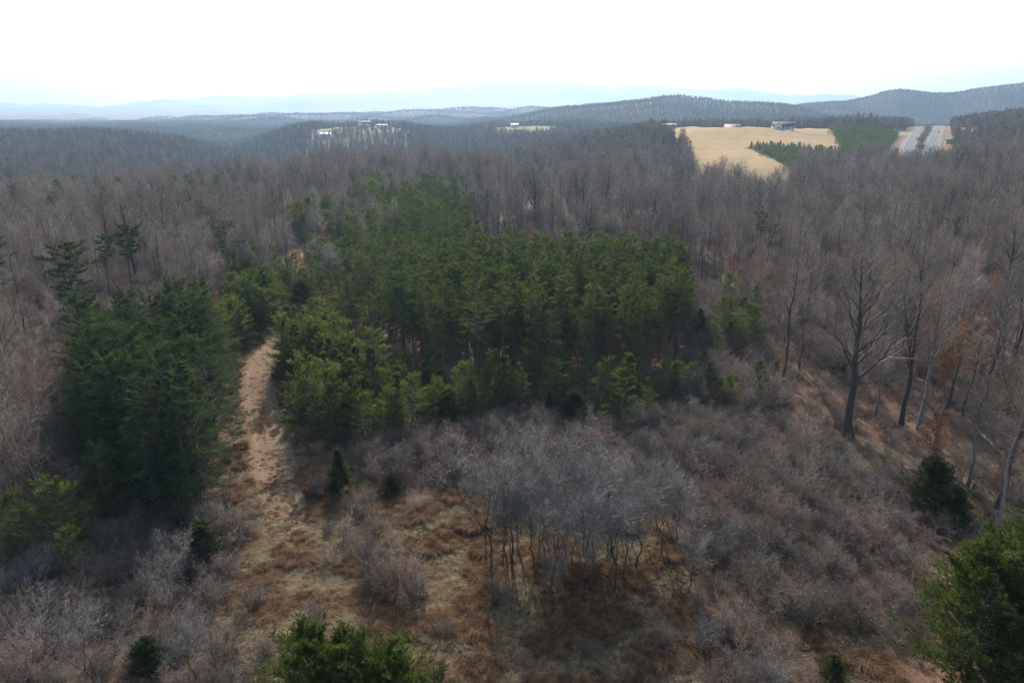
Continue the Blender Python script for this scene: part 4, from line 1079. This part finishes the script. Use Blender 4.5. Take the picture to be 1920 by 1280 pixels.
def flush_rest():
    # nearer leftovers keep the full detail trees
    for nm, key, kinds in (('pine_wood', 'pine', ['stand', 'young', 'big', 'scrub', 'cedar', 'close']), ('bare_wood', 'bare', ['bare', 'grey', 'rust', 'oak', 'snag']), ('brush', 'shrub', ['shrub'])):
        L = rest.get(key, [])
        srcs = []; off = {}
        for k in kinds:
            off[k] = len(srcs); srcs += sources(k)
        pts = [(c['x'], c['y'], c['z']) for c in L]; idx = [off[c['kind']] + c['v'] for c in L]
        rot = [(0, 0, c['rot']) for c in L]; sc = [(c['s'],) * 3 for c in L]
        if nm != 'brush':
            o0 = len(srcs); fkind = 'farpine' if nm == 'pine_wood' else 'farbare'
            srcs += sources(fkind)
            m = isp if nm == 'pine_wood' else ~isp
            X, Y = fx[m], fy[m]; Zf = height(X, Y)
            big = np.interp(Y, [700, 1400, 3000], [1, 1.35, 1.7])
            s = rng.uniform(.75, 1.0, len(X)) * np.interp(Y, [700, 1300], [1, .62])
            pts += list(zip(X, Y, Zf)); idx += list(o0 + (rng.integers(0, len(PR[fkind]), len(X)) if nm == 'pine_wood' else np.where(rng.random(len(X)) < np.interp(Y, [600, 1300], [.15, 1]), rng.integers(2, 4, len(X)), rng.integers(0, 2, len(X))))); rot += [(0, 0, a) for a in rng.uniform(0, 6.28, len(X))]
            sc += list(np.stack([s * big, s * big, s], 1))
        else:
            o0 = len(srcs); srcs += sources('brush')
            for pg, sp, dens in ((np.array([(-34, 33), (34, 33), (190, 230), (-190, 230)], float), 2.0, 1.0),):
                q = scatter(pg, sp, [CLEARING, GRASS2, PG['left'], PG['stand']])
                Zq = height(q[:, 0], q[:, 1])
                pts += [(a, b, c_) for (a, b), c_ in zip(q, Zq)]; gz = inside(q[:, 0], q[:, 1], poly([(1400, 830), (1540, 815), (1640, 850), (1740, 900), (1700, 930), (1560, 880)])); idx += list(o0 + np.where(gz & (rng.random(len(q)) < .8), 2, rng.choice(3, len(q), p=[.48, .44, .08]))); rot += [(0, 0, a) for a in rng.uniform(0, 6.28, len(q))]
                s = rng.uniform(.6, 1.4, len(q)); sc += list(np.stack([s, s, s], 1))
        print(nm, len(pts))
        make_stuff(nm, pts, idx, rot, sc, srcs)
flush_rest()
# planted young pines
q = []
pgx0, pgy0 = PLANT.min(0); pgx1, pgy1 = PLANT.max(0)
gx, gy = np.meshgrid(np.arange(pgx0, pgx1, 2.7), np.arange(pgy0, pgy1, 3.2))
x = gx.ravel() + rng.uniform(-1.3, 1.3, gx.size); y = gy.ravel() + rng.uniform(-1.6, 1.6, gx.size)
m = inside(x, y, PLANT) & clear_of_roads(x, y)
x, y = x[m], y[m]; s = rng.uniform(.55, 1.35, len(x))
make_stuff('pine_plantation', np.stack([x, y, height(x, y)], 1), np.zeros(len(x)), np.stack([x * 0, x * 0, rng.uniform(0, 6.28, len(x))], 1), np.stack([s, s, s], 1), sources('planted'))
# dead grass
gp = []
for pg, sp in ((CLEARING, .5), (GRASS2, .6)):
    x0, y0 = pg.min(0) - 2; x1, y1 = pg.max(0) + 2
    gx, gy = np.meshgrid(np.arange(x0, x1, sp), np.arange(y0, y1, sp))
    x = gx.ravel() + rng.uniform(-.5, .5, gx.size) * sp; y = gy.ravel() + rng.uniform(-.5, .5, gx.size) * sp
    m = inside(x + 1.5 * np.sin(y * .5 + x * .3), y + 1.5 * np.sin(x * .45), pg)
    gp.append(np.stack([x[m], y[m]], 1))
t = rng.integers(0, len(TRACK), 9000); o = rng.normal(0, 2.4, (9000, 2)); tk = TRACK[t, :2] + o
tk = tk[(tk[:, 1] < 150) & (tk[:, 1] > 30)]
gp.append(tk)
gp = np.concatenate(gp)
dtr, _ = near_line(gp[:, 0], gp[:, 1], TRACK)
lane = np.clip(1 - dtr / 4.5, 0, 1)
patch = wsum(_waves(8, 4, 14), gp[:, 0], gp[:, 1])
big = wsum(_waves(8, 2.2, 6), gp[:, 0], gp[:, 1])
onp = (dtr < 2.3) & (gp[:, 1] > 46)
rr_ = rng.random(len(gp))
mound = (big > .02) & (~onp | (rng.random(len(gp)) < np.interp(gp[:, 1], [42, 56], [.6, 0]))) & (rr_ < .42)
idx = np.where(mound, np.where(patch - .25 * lane > -.08, rng.integers(2, 4, len(gp)), rng.integers(0, 2, len(gp))), np.where(patch > .1, 5, 4))
keep = mound | (rr_ < np.where(dtr < 2.3, np.interp(gp[:, 1], [40, 60, 110], [.8, .2, .1]), .75))
gp, patch, big, onp, idx, mound = gp[keep], patch[keep], big[keep], onp[keep], idx[keep], mound[keep]
idx = np.where(onp & ~mound, np.where(rng.random(len(gp)) < .55, 5, 4), idx)
s = np.where(onp & ~mound, .55, 1) * np.where(mound, rng.uniform(.4, .85, len(gp)) + np.clip(big, 0, .4) * .7, rng.uniform(.55, 1.1, len(gp))) * np.where(gp[:, 1] > 62, .75, 1)
tsrc = [[bpy.data.objects.new('tuft_source', me)] for me in TUFTS]
make_stuff('grass', np.c_[gp, height(gp[:, 0], gp[:, 1])], idx, np.stack([0 * s, 0 * s, rng.normal(0, 1.0, len(gp))], 1), np.stack([s * 1.15, s * 1.15, s], 1), tsrc)
print('grass', len(gp))

# ------------------------------------------------------------------ buildings
def box(A, x0, x1, y0, y1, z0, z1, mi=0):
    v = np.array([(x, y, z) for z in (z0, z1) for y in (y0, y1) for x in (x0, x1)], float)
    A.add(v, np.array([(0, 2, 3, 1), (4, 5, 7, 6), (0, 1, 5, 4), (1, 3, 7, 5), (3, 2, 6, 7), (2, 0, 4, 6)]), mi)
def part(name, A, m, parent, smooth=False):
    o = bpy.data.objects.new(name, A.mesh(name, m if isinstance(m, list) else [m], smooth)); COL.objects.link(o)
    if parent is not None: o.parent = parent
    return o
def gable(A, w, dp, z, rise, oh=.5, th=.22, cx=0, cy=0):
    for sg in (-1, 1):
        a = np.array([cx, cy]); hx = w / 2 + oh; hy = dp / 2 + oh; drop = rise * oh / (dp / 2)
        p = [(-hx, sg * hy, z - drop), (hx, sg * hy, z - drop), (hx, 0, z + rise), (-hx, 0, z + rise)]
        v = np.array([(q[0] + cx, q[1] + cy, q[2]) for q in p] + [(q[0] + cx, q[1] + cy, q[2] + th) for q in p])
        A.add(v, np.array([(0, 1, 2, 3), (4, 5, 6, 7), (0, 1, 5, 4), (1, 2, 6, 5), (2, 3, 7, 6), (3, 0, 4, 7)]))
def gable_wall(A, w, dp, h, rise, cx=0, cy=0):
    box(A, cx - w / 2, cx + w / 2, cy - dp / 2, cy + dp / 2, -2.0, h)
    for sx in (-1, 1):
        x = cx + sx * w / 2
        A.add(np.array([(x, cy - dp / 2, h), (x, cy + dp / 2, h), (x, cy, h + rise - .04), (x - sx * .15, cy - dp / 2, h), (x - sx * .15, cy + dp / 2, h), (x - sx * .15, cy, h + rise - .04)]), np.array([(0, 1, 2), (3, 4, 5)]))
def house(px, d, w, dp, hw, rise, turn, wm, rm, label, extra):
    x = fwd_x(px, d); z = hz(x, d)
    o = bpy.data.objects.new('barn' if 'barn' in label or 'shed' in label else 'house', None); COL.objects.link(o)
    o.location = (x, d, z + .1); o.rotation_euler = (0, 0, turn - math.atan2(x, d)); set_props(o, label, 'barn' if 'barn' in label or 'shed' in label else 'house', 'farm buildings on the hills')
    A = Acc(); gable_wall(A, w, dp, hw, rise); part('wall', A, wm, o)
    A = Acc(); gable(A, w, dp, hw, rise); rf = part('roof', A, rm, o)
    if 'chimney' in extra:
        A = Acc(); box(A, w * .2, w * .2 + .9, -.45, .45, hw + rise * .5, hw + rise + 1.0); part('chimney', A, 'brick', rf)
    f = -dp / 2
    if 'wing' in extra:
        A = Acc()
        ww, wd = w * .34, 4.5; cx0 = -w * .27; cy0 = -dp / 2 - wd / 2 + .01
        box(A, cx0 - ww / 2, cx0 + ww / 2, cy0 - wd / 2, -dp / 2 - .004, -2, hw)
        A.add(np.array([(cx0 - ww / 2, cy0 - wd / 2, hw), (cx0 + ww / 2, cy0 - wd / 2, hw), (cx0, cy0 - wd / 2, hw + rise * .8), (cx0 - ww / 2, cy0 - wd / 2 + .15, hw), (cx0 + ww / 2, cy0 - wd / 2 + .15, hw), (cx0, cy0 - wd / 2 + .15, hw + rise * .8)]), np.array([(0, 1, 2), (3, 4, 5)]))
        wg = part('wing', A, wm, o)
        A = Acc()
        y0, y1 = cy0 - wd / 2 - .4, 0
        for sg in (-1, 1):
            p = [(cx0 + sg * (ww / 2 + .4), y0, hw - .3), (cx0 + sg * (ww / 2 + .4), y1, hw - .3), (cx0, y1, hw + rise * .85), (cx0, y0, hw + rise * .85)]
            v = np.array(p + [(a, b, c + .2) for a, b, c in p]); A.add(v, np.array([(0, 1, 2, 3), (4, 5, 6, 7), (0, 1, 5, 4), (1, 2, 6, 5), (2, 3, 7, 6), (3, 0, 4, 7)]))
        part('roof', A, rm, o)
        window_at(o, cx0, cy0 - wd / 2, 1.0, 1.3, 1.5)
    if 'porch' in extra:
        A = Acc(); box(A, -1.0, w * .38, f - 2.6, f - .01, hw - .5, hw - .3); part('porch_roof', A, rm, o)
        A = Acc(); box(A, -1.0, w * .38, f - 2.6, f - .01, -1.5, .2); part('porch', A, 'trim', o)
        for px_ in (-.9, w * .17, w * .36):
            A = Acc(); box(A, px_ - .08, px_ + .08, f - 2.5, f - 2.34, .2, hw - .5); part('porch_post', A, 'trim', o)
    xs_ = [x_ for x_ in np.linspace(-w / 2 + 1.4, w / 2 - 1.4, max(3, int(w // 3.2))) if not ('wing' in extra and x_ < -w * .07)]
    for k, x_ in enumerate(xs_):
        if k == 1:
            A = Acc(); box(A, x_ - .5, x_ + .5, f - .06, f + .02, .05, 2.2); part('door', A, 'door', o)
        else: window_at(o, x_, f, 1.0, 1.1, 1.3)
        if hw > 5: window_at(o, x_, f, 3.7, 1.1, 1.3)
    for sx in (-1, 1): window_side(o, sx * w / 2, 0, 1.0)
    return o
def window_at(o, x, y, z, w, h):
    A = Acc(); box(A, x - w / 2 - .1, x + w / 2 + .1, y - .05, y + .02, z - .1, z + h + .1); fr = part('window', A, 'trim', o)
    A = Acc(); box(A, x - w / 2, x + w / 2, y - .065, y - .045, z, z + h); part('pane', A, 'glass', fr)
def window_side(o, x, y, z):
    s = 1 if x > 0 else -1
    A = Acc(); box(A, min(x - s * .02, x + s * .05), max(x - s * .02, x + s * .05), y - .7, y + .7, z - .1, z + 1.4); fr = part('window', A, 'trim', o)
    A = Acc(); box(A, min(x + s * .045, x + s * .065), max(x + s * .045, x + s * .065), y - .6, y + .6, z, z + 1.3); part('pane', A, 'glass', fr)
for h_ in HOUSES: house(*h_)

# utility poles
for px, d, lab in ((1321, 720, 'utility pole behind the hay field, farther from the white house'), (1401, 720, 'utility pole between the brown house and the white house'), (1693, 640, 'wooden pole at the roadside end of the planted pines')):
    x = fwd_x(px, d); o = bpy.data.objects.new('utility_pole', None); COL.objects.link(o); o.location = (x, d, hz(x, d)); set_props(o, lab, 'pole', 'utility poles')
    A = Acc(); A.add(*tubes(np.array([[(0, 0, -1), (0, 0, 5), (0, 0, 11)]], float), np.array([[.16, .14, .11]]), 7)); part('post', A, 'pole', o, True)
    A = Acc(); box(A, -1.2, 1.2, -.06, .06, 9.8, 9.95); part('crossarm', A, 'pole', o)
# car
ln = smooth_line(ROADW[1], 400); k = int(np.abs(ln[:, 1] - 740).argmin())
o = bpy.data.objects.new('car', None); COL.objects.link(o); t_ = ln[k + 1] - ln[k - 1]
o.location = (ln[k, 0] + 2.0, ln[k, 1], ln[k, 2] + .02); o.rotation_euler = (0, 0, math.atan2(t_[1], t_[0])); set_props(o, 'dark car driving on the farther carriageway', 'car')
prof = np.array([(-2.2, .35), (-2.25, .8), (-1.9, .95), (-1.3, 1.0), (-.75, 1.42), (.6, 1.45), (1.2, 1.0), (2.0, .88), (2.25, .7), (2.2, .35)])
A = Acc(); n = len(prof)
v = np.concatenate([np.c_[prof[:, 0], np.full(n, s * .85), prof[:, 1]] for s in (-1, 1)])
A.add(v, np.array([(i, (i + 1) % n, n + (i + 1) % n, n + i) for i in range(n)]))
for s in (0, n): A.add(v[s:s + n], np.array([(0, i, i + 1) for i in range(1, n - 1)]))
part('body', A, 'carpaint', o)
A = Acc(); box(A, -.9, .95, -.87, .87, 1.03, 1.33); part('window', A, 'glass', o)
for a in (-1.4, 1.4):
    for s in (-1, 1):
        A = Acc(); A.add(*tubes(np.array([[(a, s * .65, .32), (a, s * .66, .32), (a, s * .87, .32), (a, s * .88, .32)]]), np.array([[.02, .32, .32, .02]]), 12)); part('wheel', A, 'rubber', o)
# guard rail along the nearer carriageway
ln = smooth_line(ROADW[0], 300); t_ = np.gradient(ln[:, :2], axis=0); t_ /= np.linalg.norm(t_, axis=1, keepdims=True)
gl = np.c_[ln[:, 0] + t_[:, 1] * 6.2, ln[:, 1] - t_[:, 0] * 6.2, ln[:, 2]][(ln[:, 1] > 440) & (ln[:, 1] < 600)]
o = bpy.data.objects.new('guard_rail', None); COL.objects.link(o); set_props(o, 'pale steel guard rail curving along the nearer carriageway', 'guard rail')
A = Acc(); v = np.concatenate([gl + [0, 0, .45], gl + [0, 0, .8]]); n = len(gl); A.add(v, np.array([(i, i + 1, n + i + 1, n + i) for i in range(n - 1)])); v2 = v + [.08, 0, 0]; A.add(v2, np.array([(i, i + 1, n + i + 1, n + i) for i in range(n - 1)])); part('rail', A, 'steel', o)
for k in range(0, n, 7):
    A = Acc(); box(A, gl[k, 0] + .1, gl[k, 0] + .25, gl[k, 1] - .07, gl[k, 1] + .07, gl[k, 2] - .6, gl[k, 2] + .8); part('post', A, 'steel', o)

# ------------------------------------------------------------------ fallen logs
def log(px0, py0, px1, py1, r, label, m='bark_pale'):
    a, b = P(px0, py0), P(px1, py1); a[2] += r * .8; b[2] += r * .7
    g = np.random.default_rng(int(px0)); q = np.linspace(0, 1, 7)[:, None]
    L = (a * (1 - q) + b * q)[None]; L[0, 1:-1] += g.normal(0, r * .25, (5, 3)) * [1, 1, .3]
    c = L[0, 0].copy(); L = L - c
    o = bpy.data.objects.new('fallen_log', None); COL.objects.link(o); o.location = c; set_props(o, label, 'log', 'fallen logs on the leaf litter')
    A = Acc(); rad = np.linspace(r, r * .6, 7); rad2 = np.r_[.01, rad, .01]; L2 = np.concatenate([L[:, :1], L, L[:, -1:]], 1); L2[0, 0] -= (L[0, 1] - L[0, 0]) * .01; L2[0, -1] += (L[0, -1] - L[0, -2]) * .01
    A.add(*tubes(L2, rad2[None], 8)); part('log', A, m, o, True)
    st, _ = kids(g, L, 4, .3, .95, lambda t, l: 1.2 + 0 * t, (.6, 1.2), 3, .3, 0, .05)
    for s_ in st:
        A = Acc(); A.add(*tubes(s_[None], np.array([[r * .3, r * .2, r * .08]]), 5)); part('branch_stub', A, m, o)
log(1664, 806, 1668, 832, .17, 'short pale log lying on orange litter near the great tree')
log(1815, 790, 1885, 862, .2, 'long pale fallen log running past the broken snag')
log(1846, 795, 1905, 828, .16, 'second pale log lying beyond the long one')
log(1705, 780, 1735, 800, .13, 'thin pale log behind the forked tree')
log(1640, 690, 1690, 700, .12, 'grey fallen pole in the brush behind the great tree', 'bark_grey')
log(110, 715, 165, 722, .15, 'grey fallen trunk in the shade below the flat topped pine', 'bark_grey')

# ------------------------------------------------------------------ haze
m, nt, out = mat('haze_air')
pv = nt.nodes.new('ShaderNodeVolumePrincipled')
pv.inputs['Color'].default_value = c4(HAZE_COLOR); pv.inputs['Density'].default_value = HAZE_DENSITY; pv.inputs['Anisotropy'].default_value = HAZE_G
pv.inputs['Density Attribute'].default_value = ''
nt.links.new(pv.outputs[0], out.inputs['Volume'])
try: m.cycles.homogeneous_volume = True
except Exception: pass
A = Acc(); box(A, -11700, 11700, -11700, 11700, -150, 520)
hzb = bpy.data.objects.new('haze', A.mesh('haze', [m])); COL.objects.link(hzb); hzb['kind'] = 'stuff'
